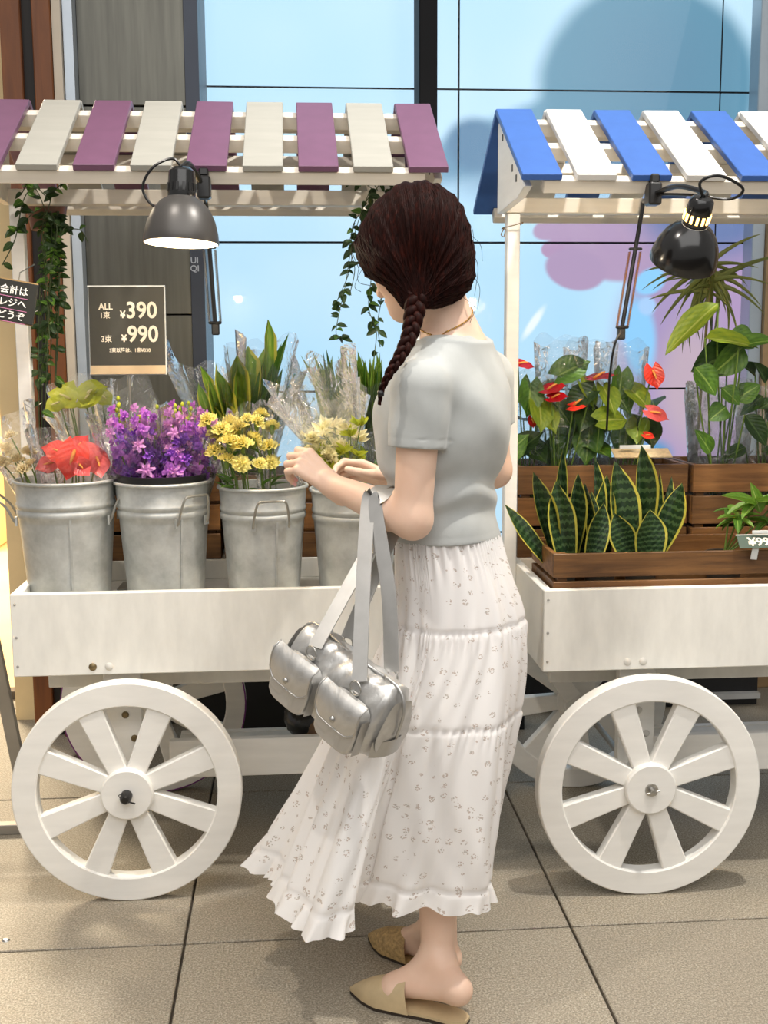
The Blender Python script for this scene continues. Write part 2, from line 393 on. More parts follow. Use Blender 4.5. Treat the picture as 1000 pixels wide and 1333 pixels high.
for k in range(7):
    a = k*2*pi/6; r_ = .085 if k < 6 else 0
    MB().lathe([(0, .055), (.035, .045), (.05, .01), (.035, -.03), (0, -.04)], 12, (r_*cos(a), r_*sin(a), .095+(.03 if k == 6 else 0))).build('bun', simple('bun_crust', '#e3bd6d', .5, var=.1), b, smooth=True)
sh = empty('shelf_rack', (-2.6, 9.3, 0.012), 0, 'light wooden rack on the rear wall of the shop', 'shelf')
for z in (.5, 1.0, 1.45, 1.9): MB().bb(-.8, .9, -.2, .2, z, z+.03).build('board', simple('light_wood', '#c99a5b', .5, var=.1, scale=6, stretch=(1, 6, 6)), sh)
for x in (-.8, .88): MB().bb(x-.02, x+.02, -.2, .2, 0, 2.2).build('upright', simple('light_wood', '#c99a5b'), sh)
rs = empty('lit_sign', (-1.88, 6.0, 1.86), 0, 'glowing red and orange sign inside the shop', 'sign')
MB().bb(-.3, .215, 0, .06, -.1, .34).build('light_box', simple('red_light', '#ff5a34', .5, var=.02, emit='#ff6a3a', es=1.1), rs, bevel=.004)
MB().bb(-.3, .215, -.006, 0, .04, .14).build('red_band', simple('red_band_light', '#f01c1c', .5, var=.02, emit='#e81818', es=.9), rs)
for x in (-.25, .15): MB().tube([(x, .03, .34), (x, .03, 1.74)], .008, 8).build('hanger', BLACKM, rs)
# ================================================================ CARTS
PURPLE = simple('plum_painted_wood', '#714c66', 0.42, var=0.06, scale=20)
PLY = simple('pale_plywood', '#a5a39a', 0.5, var=0.06, scale=6, stretch=(1, 4, 1), bump=0.03)
BLUE = simple('cobalt_painted_wood', '#3a63ac', 0.42, var=0.06, scale=20)
WSLAT = simple('white_slat_paint', '#dedcd6', 0.5, var=0.03)
NATW = simple('whitewashed_timber', '#e4dccd', 0.55, var=0.06, scale=7, stretch=(1, 8, 8))
BOLT = simple('painted_bolt', '#d9d6ce', 0.4, var=0.1)
BRASS = simple('worn_brass', '#8c7a58', 0.4, 0.8, var=0.2)
def wheel_mesh_rim(R, r, y0, y1, n=64):
    m = MB(); prof = [(r, y0+.003), (r+.003, y0), (R-.003, y0), (R, y0+.003), (R, y1-.003), (R-.003, y1), (r+.003, y1), (r, y1-.003), (r, y0+.003)]
    Rm = Matrix.Rotation(-pi/2, 3, 'X')
    return m.lathe([(a, b) for a, b in prof], n, R=Rm)
def make_wheel(parent, name, x, y, R, phase, cap, edge=None):
    w = wheel_mesh_rim(R, R*0.785, 0, 0.042).build(name, WHITE, parent, smooth=True, loc=(x, y, R))
    for k in range(8):
        a = phase + k*pi/4; d = Vector((cos(a), 0, sin(a))); t = Vector((-sin(a), 0, cos(a)))
        m = MB(); r0, r1 = R*0.2, R*0.80; w0, w1 = R*0.085, R*0.115
        P = []
        for yy in (0.005, 0.036):
            for rr, ww in ((r0, w0), (r1, w1)):
                for s in (-1, 1): P.append(d*rr+t*ww*s+Vector((0, yy, 0)))
        m.add(P, [(0, 1, 3, 2), (4, 6, 7, 5), (0, 4, 5, 1), (2, 3, 7, 6), (0, 2, 6, 4), (1, 5, 7, 3)]).build('spoke', WHITE, w, bevel=0.003)
    MB().lathe([(0, -0.012), (R*.215, -0.012), (R*.23, -0.008), (R*.23, 0.05), (0, 0.05)], 40, R=Matrix.Rotation(-pi/2, 3, 'X')).build('hub', WHITE, w, smooth=True)
    Rm = Matrix.Rotation(-pi/2, 3, 'X')
    if cap == 'black':
        MB().lathe([(0, -0.045), (0.008, -0.044), (0.013, -0.036), (0.014, -0.012), (0, -0.012)], 16, R=Rm).tube([(0.006, -0.04, -0.004), (0.018, -0.04, -0.008), (0.022, -0.036, -0.011)], 0.002, 6).tube([(-.012, -.03, 0), (-.016, -.03, .008), (-.006, -.03, .013)], 0.0012, 6).build('axle_cap', BLACK, w, smooth=True)
    elif cap == 'steel':
        MB().lathe([(0, -0.016), (0.015, -0.016), (0.016, -0.012), (0, -0.012)], 20, R=Rm).lathe([(0, -0.034), (0.007, -0.033), (0.008, -0.012), (0, -0.012)], 12, R=Rm).tube([(-.017, -.026, -.004), (.017, -.026, .003)], 0.0016, 6).build('axle_bolt', STEEL, w, smooth=True)
    if edge:
        for k in range(40):
            a = 2*pi*k/40
            if random.random() < 0.25: continue
        wheel_mesh_rim(R+.0015, R-.004, -0.0008, 0.0042).build('edge_band', edge, w, smooth=True)
    return w
def make_cart(name, loc, label, cA, cB, dz, first, cap, ph, ph2, edge, holes):
    c = empty(name, loc, 0, label, 'flower cart')
    W2 = 0.485; D = 0.68; ZT, ZB = 0.744, 0.545; T = 0.022
    ch = lambda mb, n, m, bev=0.002, **k: mb.build(n, m, c, bevel=bev, **k)
    ch(MB().bb(-W2, W2, 0, T, ZB, ZT), 'front_board', WHITE2)
    ch(MB().bb(-W2, W2, D-T, D, ZB, ZT), 'back_board', WHITE2)
    for s in (-1, 1): ch(MB().bb(s*W2, s*(W2-T), T+.0005, D-T-.0005, ZB, ZT), 'side_board', WHITE2)
    ch(MB().bb(-W2+T, W2-T, T, D-T, 0.672, 0.69), 'tray_floor', WHITE2)
    ch(MB().bb(-W2+T, W2-T, 0.40, D-T-.001, 0.6905, 0.744), 'raised_ledge', WHITE2)
    # apron and lower frame
    ch(MB().bb(-W2+.05, W2-.02, 0.14, 0.165, 0.475, 0.545), 'apron_beam', WHITE2)
    ch(MB().bb(-W2+.05, W2-.02, 0.52, 0.545, 0.475, 0.545), 'apron_beam', WHITE2)
    ch(MB().bb(-0.15, W2-.04, .20, .225, 0.205, 0.305), 'lower_rail', WHITE)
    ch(MB().bb(-0.15, W2-.04, .50, .525, 0.165, 0.224), 'lower_rail', WHITE)
    ch(MB().bb(-0.15, W2-.04, 0.2255, 0.4995, 0.207, 0.222), 'lower_shelf', WHITE2)
    # axle brackets
    for yy in (0.045, 0.595):
        poly = [(-.285, .545), (-.195, .545), (-.195, .30)] + [(-.24+.045*cos(a), .262+.045*sin(a)) for a in np.linspace(0, -pi, 9)] + [(-.285, .30)]
        b = ch(MB().prism(poly, yy, yy+.03), 'axle_bracket', WHITE)
        for bx, bz in ((-.235, .43), (-.215, .37)):
            MB().lathe([(0, -.005), (.006, -.0045), (.009, -.001), (.009, 0), (0, 0)], 14, (bx, yy, bz), Matrix.Rotation(-pi/2, 3, 'X')).build('bolt', BRASS if cap == 'black' else BOLT, b, smooth=True)
    for s in (1,):
        for yy in (0.16, 0.50): ch(MB().bb(W2-.11, W2-.05, yy, yy+.045, 0, 0.545), 'leg', WHITE)
    ch(MB().bar((-.44, .56, .545), (-.27, .56, .30), .05, .022, up=(0, 1, 0)), 'brace', WHITE)
    ch(MB().tube([(-.24, -.05, .27), (-.24, .70, .27)], .009, 10), 'axle', STEEL, 0)
    for bx in (-.30, -.262): ch(MB().lathe([(0, -.005), (.006, -.0045), (.0095, -.0015), (.0095, 0), (0, 0)], 14, (bx+(.02 if holes == 'right' else 0), 0, .565), Matrix.Rotation(-pi/2, 3, 'X')), 'bolt', BRASS if (cap == 'black' and bx < -.28) else BOLT, 0, smooth=True)
    for bz in (.57, .64, .72): ch(MB().lathe([(0, -.0012), (.003, -.001), (.0035, 0), (0, 0)], 8, (-W2+.011, 0, bz), Matrix.Rotation(-pi/2, 3, 'X')), 'screw', simple('screw_grey', '#a7a59f', .4), 0)
    make_wheel(c, 'wheel', -.24+(0.018 if holes != 'right' else .006), -.057, .270, ph, cap)
    make_wheel(c, 'wheel', -.24, .625, .270, ph2, None, edge)
    # posts stand at mid depth on the outside of the tray, a beam joins their tops under the ridge
    PX = (-.502, .502); ZBM = 1.667+dz
    for px in PX: ch(MB().bb(px-.0165, px+.0165, .335, .372, ZB, ZBM), 'post', WHITE)
    rx0 = -.548; rx1 = .548
    ch(MB().bb(PX[0]-.02, PX[1]+.02, .333, .374, ZBM+.0005, ZBM+.038), 'top_beam', NATW)
    # roof: ridge y=.35, slope
    yr, zr = 0.353, 1.905+dz; ye, ze = 0.01, 1.703+dz
    sl = atan2(zr-ze, yr-ye); Ls = sqrt((zr-ze)**2+(yr-ye)**2)
    n = Vector((0, -sin(sl), cos(sl)))
    for gx in (PX[0]-.0265, PX[1]+.0265):
        poly = [(ye+.02, ze-.010), (yr-.002, zr-.010), (yr+.018, zr-.020), (yr+.018, ze-.034), (ye+.10, ze-.026)]
        g = ch(MB().prism(poly, gx-.0095, gx+.0095, 'x'), 'gable_panel', NATW if holes != 'right' else WHITE, 0.001)
        for q, (yy, z_) in enumerate(((.30, zr-.06), (.17, ze+.05), (.12, ze+.02))):
            MB().bb(gx-.0115, gx+.0115, yy-.004, yy+.004, z_-.008, z_+.008).build('screw_slot', simple('screw_dark', '#4b4a48', .5), g)
    for s in (-1, 1):
        for tt, hh in ((0.07, .034), (0.46, .034), (0.94, .032)):
            yy = yr + s*(yr-ye)*(1-(1-tt)) if False else (yr + s*(yr-ye)*tt); z_ = zr-(zr-ze)*tt-.0175
            ch(MB().box((0.5*(rx0+rx1), yy, z_), (PX[1]-PX[0]-.012, .03, hh), Matrix.Rotation(-s*sl, 3, 'X')), 'purlin', NATW)
        for k in range(9):
            xc = rx0+.0455+k*.1255
            cc = Vector((xc, yr+s*(yr-ye)*.5, (zr+ze)/2)) + Vector((0, s*sin(sl), cos(sl)))*.0105
            slm = MB().box((0, 0, 0), (.091, Ls+.012, .015)).mesh('roof_slat', cA if (k % 2 == 0) == first else cB, bevel=0.0015)
            o = place('roof_slat', slm, c, cc, (-s*sl, random.uniform(-.006, .006), random.uniform(-.006, .006)))
    return c
cartL = make_cart('flower_cart', (-.183, 2.70, 0), 'white flower cart with plum and pale wood roof slats, holding zinc buckets', PURPLE, PLY, 0.004, True, 'black', pi/8+.0, .3, simple('purple_edge', '#8a3f8d', .5), 'left')
cartR = make_cart('flower_cart', (1.068, 2.62, 0), 'white plant cart with cobalt blue and white roof slats, holding wooden crates', BLUE, WSLAT, -.022, True, 'steel', pi/8-.06, .1, None, 'right')
# ================================================================ BUCKETS, CRATES, LAMPS, SIGNS
TRAYZ = 0.6905
def bucket(px, Y, py, dia, label, handles, rot=0.0):
    c = PY(px, py, Y); zr = c.z; h = zr-TRAYZ; R = dia/2; Rb = R*0.80
    b = empty('zinc_bucket', (c.x, Y, TRAYZ), rot, label, 'bucket', 'zinc buckets on the flower cart')
    rad = lambda t: Rb+(R-Rb)*t
    prof = [(0, .004), (Rb-.002, .004), (Rb, 0), (Rb+.001, .006)]
    for t in (.1, .3, .5, .66): prof.append((rad(t), t*h))
    for t, d in ((.70, 0), (.715, .003), (.735, .0042), (.755, .003), (.768, .0), (.775, 0), (.785, .0025), (.80, .0032), (.815, .0025), (.828, 0), (.95, 0), (.972, 0)): prof.append((rad(t)+d, t*h))
    rr = R
    for k in range(7):
        a = -pi/2+k*pi*1.3/6; prof.append((rr+.001+.0045*cos(a), h-.0045+.0045*sin(a)))
    prof += [(R-.005, h-.02), (rad(.5)-.004, .5*h), (Rb-.006, .012), (0, .012)]
    MB().lathe(prof, 48).build('body', GALV, b, smooth=True)
    MB().box((rad(.4)+.0008, 0, .37*h), (.002, .005, .70*h), Matrix.Rotation(atan2(R-Rb, h), 3, 'Y')).build('seam', GALV, b, rot=(0, 0, -pi/2+.25))
    for a, drop in handles:
        R3 = Matrix.Rotation(a, 3, 'Z'); m = MB(); r1 = rad(.80)
        pts = [(r1-.001, -.044, .665*h), (r1+.006, -.044, .70*h), (r1+.012+drop*.3, -.041, .79*h), (r1+.020+drop, -.034, .885*h), (r1+.021+drop, -.02, .90*h), (r1+.021+drop, .02, .90*h), (r1+.020+drop, .034, .885*h), (r1+.012+drop*.3, .041, .79*h), (r1+.006, .044, .70*h), (r1-.001, .044, .665*h)]
        m.tube([R3 @ p for p in catmull(pts, 4)], .0031, 8).build('handle', STEEL_DULL, b, smooth=True)
        for s in (-1, 1):
            MB().box(R3 @ Vector((rad(.68)+.002, s*.044, .685*h)), (.005, .012, .022), R3).build('handle_bracket', GALV, b)
    return b, c, R, h
STEEL_DULL = simple('dull_wire', '#a9a69d', .38, .8, var=.1)
BK = []
for args in ((85, 2.865, 622, .243, 'zinc bucket with red anthurium, its wire handle sticking out at the side', [(pi+.12, .03), (-.1, .01)]),
             (212, 2.865, 624, .232, 'zinc bucket with a black liner rim full of purple flowers', [(-pi/2+.50, 0), (pi/2+.5, 0)], .25),
             (342, 2.865, 630, .218, 'zinc bucket of yellow carnations with a wire handle facing the front', [(-pi/2+.1, 0), (pi/2, 0)], .1),
             (462, 2.875, 634, .222, 'zinc bucket beneath the wrapped bunch in the hands of the person', [(pi/2, 0), (0.3, 0)])):
    BK.append(bucket(*args))
# black liner pot inside the second bucket
c = BK[1][1]
ln = MB().lathe([(0, -.20), (.085, -.20), (.110, -.002), (.1125, -.001), (.1125, .016), (.106, .016), (.082, -.19), (0, -.19)], 40).build('liner_pot', BLACK, None, smooth=True, loc=(c.x, c.y, c.z))
setp(ln, 'glossy black plastic liner pot inside the bucket of purple flowers', 'pot')
# black tubs behind the front row
def tub(x, y, z, r, h, label):
    t = empty('black_tub', (x, y, z), 0, label, 'tub', 'black tubs behind the zinc buckets')
    MB().lathe([(0, 0), (r*.82, 0), (r, h-.02), (r+.006, h-.018), (r+.006, h), (r-.004, h), (r*.8, .01), (0, .01)], 36).build('body', BLACK, t, smooth=True); return t
tub(-.50, 3.225, .7575, .088, .27, 'black plastic tub of pale green anthuriums in the rear crate')
tub(-.135, 3.225, .7575, .088, .25, 'black plastic tub of broad green leaves in the rear crate')
tub(.155, 3.225, .7575, .088, .28, 'black plastic tub of narrow palm leaves in the rear crate')

def crate(x0, x1, y0, y1, z0, z1, n, label, matA, matB, lid=False, grp=None, split=None):
    c = empty('wooden_crate', ((x0+x1)/2, y0, z0), 0, label, 'crate', grp)
    w = (x1-x0)/2; d = y1-y0; h = z1-z0; T = .012; P = .024; g = .010
    sh = (h-g*(n-1))/n
    hs = [sh]*n if split is None else split
    z = 0
    for i in range(n):
        for nm, mb in (('front_slat', MB().bb(-w, w, 0, T, z, z+hs[i])), ('back_slat', MB().bb(-w, w, d-T, d, z, z+hs[i])),
                       ('side_slat', MB().bb(-w, -w+T, T+.0005, d-T-.0005, z, z+hs[i])), ('side_slat', MB().bb(w-T, w, T+.0005, d-T-.0005, z, z+hs[i]))):
            mb.build(nm, matA if (i+len(nm)) % 2 else matB, c, bevel=.0012)
        z += hs[i]+g
    for sx in (-1, 1):
        for yy in (T+.0005, d-T-P-.0005):
            MB().bb(sx*(w-T-.0005), sx*(w-T-P), yy, yy+P, 0, h-.002).build('corner_post', matB, c, bevel=.0012)
    MB().bb(-w+T+.001, w-T-.001, T+.001, d-T-.001, 0.004, .012).build('base_board', matA, c)
    if lid: MB().bb(-w+T+.001, w-T-.001, T+.001, d-T-.001, h-.03, h-.022).build('soil', simple('dark_soil', '#2a1d14', .9, var=.3, scale=60), c)
    return c
g1 = 'crates behind the zinc buckets'
crate(-.655, -.20, 3.105, 3.345, .7445, .972, 3, 'brown slatted crate behind the red and purple flower buckets', CRATE2, CRATE, grp=g1)
crate(-.19, .29, 3.105, 3.345, .7445, .972, 3, 'brown slatted crate behind the yellow carnation bucket', CRATE2, CRATE, grp=g1)
for x0, x1, lab in ((-.64, -.21, 'crate_lid_board'), (-.175, .275, 'crate_lid_board')): pass
g2 = 'crates on the plant cart'
crate(.600, 1.068, 3.035, 3.255, .7445, .993, 3, 'brown slatted crate of red anthurium pots behind the snake plants', CRATE2, CRATE, grp=g2)
crate(1.077, 1.53, 3.02, 3.255, .7445, .993, 3, 'brown slatted crate of pots wrapped in clear film', CRATE, CRATE2, grp=g2)
crate(.612, 1.53, 2.65, 2.90, .6905, .824, 2, 'long low slatted planter holding snake plants at the front of the cart', CRATE, CRATE2, split=[.066, .0575])
def stand_boards(x0, x1, lab):
    setp(MB().bb(x0, x1, 3.119, 3.331, .9625, .9705).build('shelf_board', CRATE), lab, 'board')
crb = None

# ---- clamp lamps
SHADE = simple('gunmetal_lacquer', '#4b4845', .38, .2, var=.08, spec=.6)
SHADEB = simple('black_gloss_lacquer', '#0d0d0d', .22, var=.05, spec=.6, coat=.3)
INNER = simple('lamp_inner_white', '#fff3dc', .5, var=.01)
BULB = simple('lamp_bulb', '#fff0d0', .5, var=.01, emit='#ffdca8', es=26)
GLOW = simple('lamp_slot_light', '#ffcf7a', .5, var=.01, emit='#ffc56a', es=5)
SPRING = simple('spring_steel', '#9b9a97', .3, .9, var=.05)
COPPER = simple('spring_copper', '#c98a52', .3, .9, var=.05)
def clamp_lamp(loc, tilt, r, label, mshade, msp, arm, beam, slots, power):
    L = empty('clamp_lamp', loc, 0, label, 'lamp')
    R = tilt.to_matrix()
    prof = [(r, 0), (r*1.01, r*.034), (r*.985, r*.25), (r*.90, r*.59), (r*.76, r*.88), (r*.56, r*1.11), (r*.40, r*1.20), (r*.38, r*1.22)]
    MB().lathe(prof, 48, R=R).build('shade', mshade, L, smooth=2)
    MB().lathe([(a-.0025, b) for a, b in prof[:6]] + [(0.01, .1)], 48, R=R).build('reflector', INNER, L, smooth=2)
    s0 = r*.36
    k_ = r*1.2-.106
    so = MB().lathe([(s0, .106+k_), (s0*1.05, .112+k_), (s0*1.02, .140+k_), (s0*.98, .162+k_), (s0*.7, .170+k_), (0, .172+k_)], 32, R=R).build('socket', SHADEB, L, smooth=True)
    for k in range(14):
        a = 2*pi*k/14
        Rk = R @ Matrix.Rotation(a, 3, 'Z')
        MB().box(Rk @ Vector((s0*1.045, 0, .127+k_)), (.003, .0055, .017), Rk).build('vent_slot', GLOW if slots else BLACKM, so)
    MB().lathe([(0, .012), (.016, .016), (.027, .034), (.024, .055), (.013, .072), (.013, .095), (0, .097)], 20, R=R).build('bulb', BULB, L, smooth=True)
    top = R @ Vector((0, 0, .170+k_)); base = Vector(loc)
    bm = Vector(beam)-base
    MB().tube(catmull([top, top+Vector((.01, .02, .012)), (top+bm)/2+Vector((0, 0, .02)), bm], 6), .006, 8).build('bracket', BLACKM, L, smooth=True)
    MB().tube([bm+Vector((0, .03, -.012)), Vector(arm[0])-base], .0055, 8).build('upper_arm', BLACKM, L, smooth=True)
    MB().box(bm, (.03, .04, .05)).box(bm+Vector((0, 0, .034)), (.022, .03, .02)).build('clamp', BLACKM, L, bevel=.004)
    a, b = Vector(arm[0])-base, Vector(arm[1])-base; d = (b-a)
    ar = MB().tube([a, b], .0055, 8).build('arm', BLACKM, L, smooth=True)
    MB().box(a+d*.98, (.02, .016, .03)).box(a+d*.93, (.034, .012, .008)).build('arm_joint', BLACKM, ar, bevel=.003)
    MB().box(a+d*.35, (.034, .01, .007)).build('spring_anchor', BLACKM, ar, bevel=.002)
    for s in (-1, 1):
        p, q = a+d*.37+Vector((s*.014, 0, 0)), a+d*.92+Vector((s*.014, 0, 0)); pts = []
        for i in range(60*4+1):
            t = i/240; an = 2*pi*t*60; pts.append(p.lerp(q, t)+Vector((cos(an)*.0032, sin(an)*.0032, 0)))
        MB().tube(pts, .0009, 4, caps=False).build('spring', msp, ar, smooth=2)
    MB().tube(catmull(slots_cable(top, bm, tilt), 8), .0032, 6).build('cable', BLACK, L, smooth=True)
    lt = bpy.data.lights.new('bulb_light', 'POINT'); lt.energy = power; lt.color = (1, .82, .58); lt.shadow_soft_size = .025
    lo = bpy.data.objects.new('bulb_light', lt); col.objects.link(lo); lo.parent = L; lo.location = R @ Vector((0, 0, -.004))
    return L
CABLE_SIDE = -1
def slots_cable(top, bm, tilt):
    s = CABLE_SIDE
    return [top, top+Vector((s*.02, -.005, .018)), top+Vector((s*.062, -.01, -.002)), top+Vector((s*.085, -.005, -.045)), top+Vector((s*.06, .0, -.083)), top+Vector((s*.012, .03, -.075))] if s < 0 else \
           [top, top+Vector((-.01, -.01, .03)), top+Vector((.03, -.012, .042)), top+Vector((.085, 0, .018)), top+Vector((.068, .03, .0)), top+Vector((.0, .06, .012)), bm]
c = PY(236, 317, 2.60)
clamp_lamp(c, Euler((radians(-3), radians(2), 0)).to_quaternion(), .0815, 'dark grey dome clamp lamp, lit, under the plum striped roof', SHADE, SPRING,
           (PY(268, 262, 3.02), PY(281, 432, 3.02)), (c.x+.045, 2.712, 1.672), False, 5)
CABLE_SIDE = 1
c = PY(889, 341, 2.50)
clamp_lamp(c, Euler((radians(33), radians(5), 0)).to_quaternion(), .073, 'glossy black dome clamp lamp tilted under the blue striped roof', SHADEB, COPPER,
           (PY(838, 262, 2.94), PY(808, 438, 2.94)), (c.x-.03, 2.628, 1.652), True, 4)
setp(MB().tube(catmull([PY(808, 432, 2.93), PY(800, 450, 2.93), PY(794, 490, 2.95), PY(790, 560, 3.0)], 6), .003, 6).build('lamp_cable', BLACK), 'thin dark cable hanging below the jointed arm of the black lamp', 'cable')
ps = empty('twine_loop', (0, 0, 0), 0, 'loop of thin twine tied around the plant cart post', 'twine')
w_ = Vector((.566, 2.95, 1.61))
MB().tube(catmull([w_+Vector((-.023, 0, 0)), w_+Vector((0, -.001, .005)), w_+Vector((.022, .0, .012)), w_+Vector((.022, .045, .01)), w_+Vector((-.022, .045, .0)), w_+Vector((-.023, 0, 0)), w_+Vector((-.035, -.01, -.018)), w_+Vector((-.028, -.01, -.024)), w_+Vector((-.022, 0, -.004))], 6), .0013, 5).build('twine', simple('jute', '#8a7350', .8), ps)

# ---- signs
CHALKB = simple('sign_dark_olive', '#39382f', .55, var=.06, scale=30)
CREAM = simple('sign_cream_print', '#efe6d2', .6, var=.02)
ACRY = simple('clear_acrylic_edge', '#d9dcd8', .15, var=.03, spec=.8)
def letters(parent, s, size, x, z, y, bold=0.0, align='LEFT', mat=None, sx=1.0):
    me = text_mesh(s, size, .0004, align, bold); me.materials.append(mat or CREAM)
    o = place('lettering', me, parent, (x, y, z), (pi/2, 0, 0)); o.scale = (sx, 1, 1); return o
c = PY(167, 487, 3.0)
ps = empty('price_sign', (c.x, 3.0, TRAYZ), radians(-1.5), 'dark olive price board with cream numerals standing among the flower buckets', 'sign')
z0 = c.z-TRAYZ
tl = Euler((radians(-4), 0, 0))
pn = MB().bb(-.0945, .0945, 0, .004, .022, .219).build('board', CHALKB, ps, loc=(0, 0, z0), rot=tl)
MB().bb(-.0975, .0975, .0045, .0065, -.002, .223).build('acrylic_back', ACRY, ps, loc=(0, 0, z0), rot=tl)
MB().bb(-.0945, .0945, -.001, .004, .0, .022).build('kraft_strip', simple('kraft_card', '#cfb893', .7, var=.05), ps, loc=(0, 0, z0), rot=tl)
MB().bb(-.0975, .0975, -.001, .0065, .2195, .2235).build('top_clip', ACRY, ps, loc=(0, 0, z0), rot=tl)
MB().tube([(0, .014, z0+.05), (0, .014, 0)], .004, 8).build('stake', STEEL_DULL, ps)
MB().box((0, .014, .003), (.09, .09, .006)).build('foot', STEEL_DULL, ps, bevel=.002)
e = -.0012
for a in (('ALL', .023, -.070, .163, .0006), ('1束', .019, -.068, .142, .0003), ('¥', .024, -.016, .142, .0008), ('390', .057, -.002, .142, .0012), ('3束', .020, -.066, .082, .0003), ('¥', .024, -.014, .082, .0008), ('990', .057, .000, .082, .0012), ('3束以降は、1束¥330', .0125, -.046, .056, .0003)):
    letters(pn, a[0], a[1], a[2], a[3], e, a[4], sx=.92)
cb = PY(-6, 388, 2.78)
bs = empty('chalk_sign', cb, 0, 'small tilted blackboard with chalk writing clipped to the flower cart post', 'sign')
bt = Euler((0, radians(10.5), 0))
bd = MB().bb(-.072, .092, 0, .006, -.047, .047).build('board', simple('blackboard', '#23241f', .7, var=.1, scale=20), bs, rot=bt, bevel=.001)
MB().bb(-.07, .09, .0065, .009, -.05, .05).build('backing', simple('light_wood_back', '#b79563', .6), bs, rot=bt)
CHALK = simple('chalk_white', '#f2f0ea', .8, var=.02); PINKC = simple('chalk_pink', '#d889b4', .8, var=.02)
for i, s in enumerate(('お会計は', 'レジへ', 'どうぞ')):
    letters(bd, s, .0215, .072, .018-i*.029, -.0008, .0003, 'RIGHT', CHALK)
    MB().bar((-.06, -.0006, .0115-i*.029), (.074, -.0006, .0095-i*.029), .0012, .0022, up=(0, 1, 0)).build('underline', PINKC, bd)
MB().tube([(.05, .012, .03), (.052, .03, .06), (.05, .20, .09)], .0015, 6).build('hanger', STEEL_DULL, bs)
# price card in a clip at the front planter and card stand behind the snake plants
cc = PY(990, 704, 2.64)
pc = empty('price_card', (cc.x, 2.632, cc.z), 0, 'tilted dark green price card clipped to the low planter', 'sign')
pr = Euler((radians(-38), 0, radians(2)))
b = MB().bb(-.058, .075, 0, .002, -.017, .017).build('card', simple('card_green', '#47584b', .5, var=.05), pc, rot=pr)
letters(b, '¥990', .030, -.034, -.011, -.0006, .0008, sx=1.15)
MB().bb(-.060, .077, -.001, .003, .0172, .0195).build('card_edge', ACRY, pc, rot=pr)
MB().box((-.016, .0, -.028), (.016, .0035, .032), Euler((.1, .1, 0)).to_matrix()).build('clip', ACRY, pc, bevel=.001)
MB().box((0, .004, .022), (.045, .004, .008)).build('clip_top', ACRY, pc, bevel=.001)
cc = PY(835, 590, 3.03)
pc = empty('card_holder', (cc.x, 3.022, cc.z), 0, 'pale clear card holder clipped to the crate of anthuriums', 'sign')
pr = Euler((radians(-68), 0, radians(-1)))
MB().bb(-.078, .078, 0, .003, -.02, .03).build('card', simple('pale_card', '#d9c298', .3, var=.15, scale=90), pc, rot=pr)
MB().box((-.02, .0, .018), (.085, .006, .010)).build('clip_top', ACRY, pc, bevel=.001)
MB().box((0, .004, -.028), (.016, .004, .05)).build('clip', ACRY, pc, bevel=.001)

# ---- easel-like metal stand at the left edge, floor drain, bags below the cart
GREYM = simple('grey_metal_tube', '#9a958c', .4, .4, var=.06)
st = empty('metal_stand', (-1.0, 3.0, 0), 0, 'grey metal folding stand beside the spoked wheel', 'stand')
f_ = PZ(42, 1080, 0); t_ = PY(-6, 850, 3.0)
d = (t_-f_); k = 1.9
MB().bar(f_-Vector((-1., 3., 0)), f_+d*k-Vector((-1., 3., 0)), .034, .022, up=(0, 1, 0)).build('leg', GREYM, st, bevel=.002)
lx = f_.x-2*(f_.x+1.14)
MB().bar(Vector((lx, f_.y, 0))-Vector((-1., 3., 0)), Vector((lx-(d*k).x, f_.y+(d*k).y, (d*k).z))-Vector((-1., 3., 0)), .034, .022, up=(0, 1, 0)).build('leg', GREYM, st, bevel=.002)
MB().bb(lx+1, f_.x+1-.004, f_.y-3-.03, f_.y-3+.0, .0, .028).build('foot_bar', GREYM, st, bevel=.002)
MB().bb(lx+1.05, f_.x+1-.10, f_.y-3.-.004, f_.y-3+.0, .22, .245).build('cross_bar', GREYM, st, bevel=.002)
dr = PZ(128, 978, 0)
dn = empty('floor_drain', (dr.x-.02, dr.y-.06, 0.0), 0, 'round metal floor cover behind the left cart wheel', 'drain')
MB().lathe([(0, .0045), (.062, .0045), (.066, .001), (.066, 0), (0, 0)], 32).build('rim', STEEL_DULL, dn, smooth=True)
MB().lathe([(0, .006), (.045, .006), (.05, .0045)], 32).build('cover', simple('dark_bronze', '#575048', .4, .7), dn, smooth=True)
pst = PZ(8, 1224, 0)
st = MB().lathe([(0, .004), (.006, .0035), (.009, 0), (0, 0)], 16, (pst.x, pst.y, 0)).build('floor_stud', STEEL)
setp(st, 'tiny round steel stud set in the paving', 'stud')
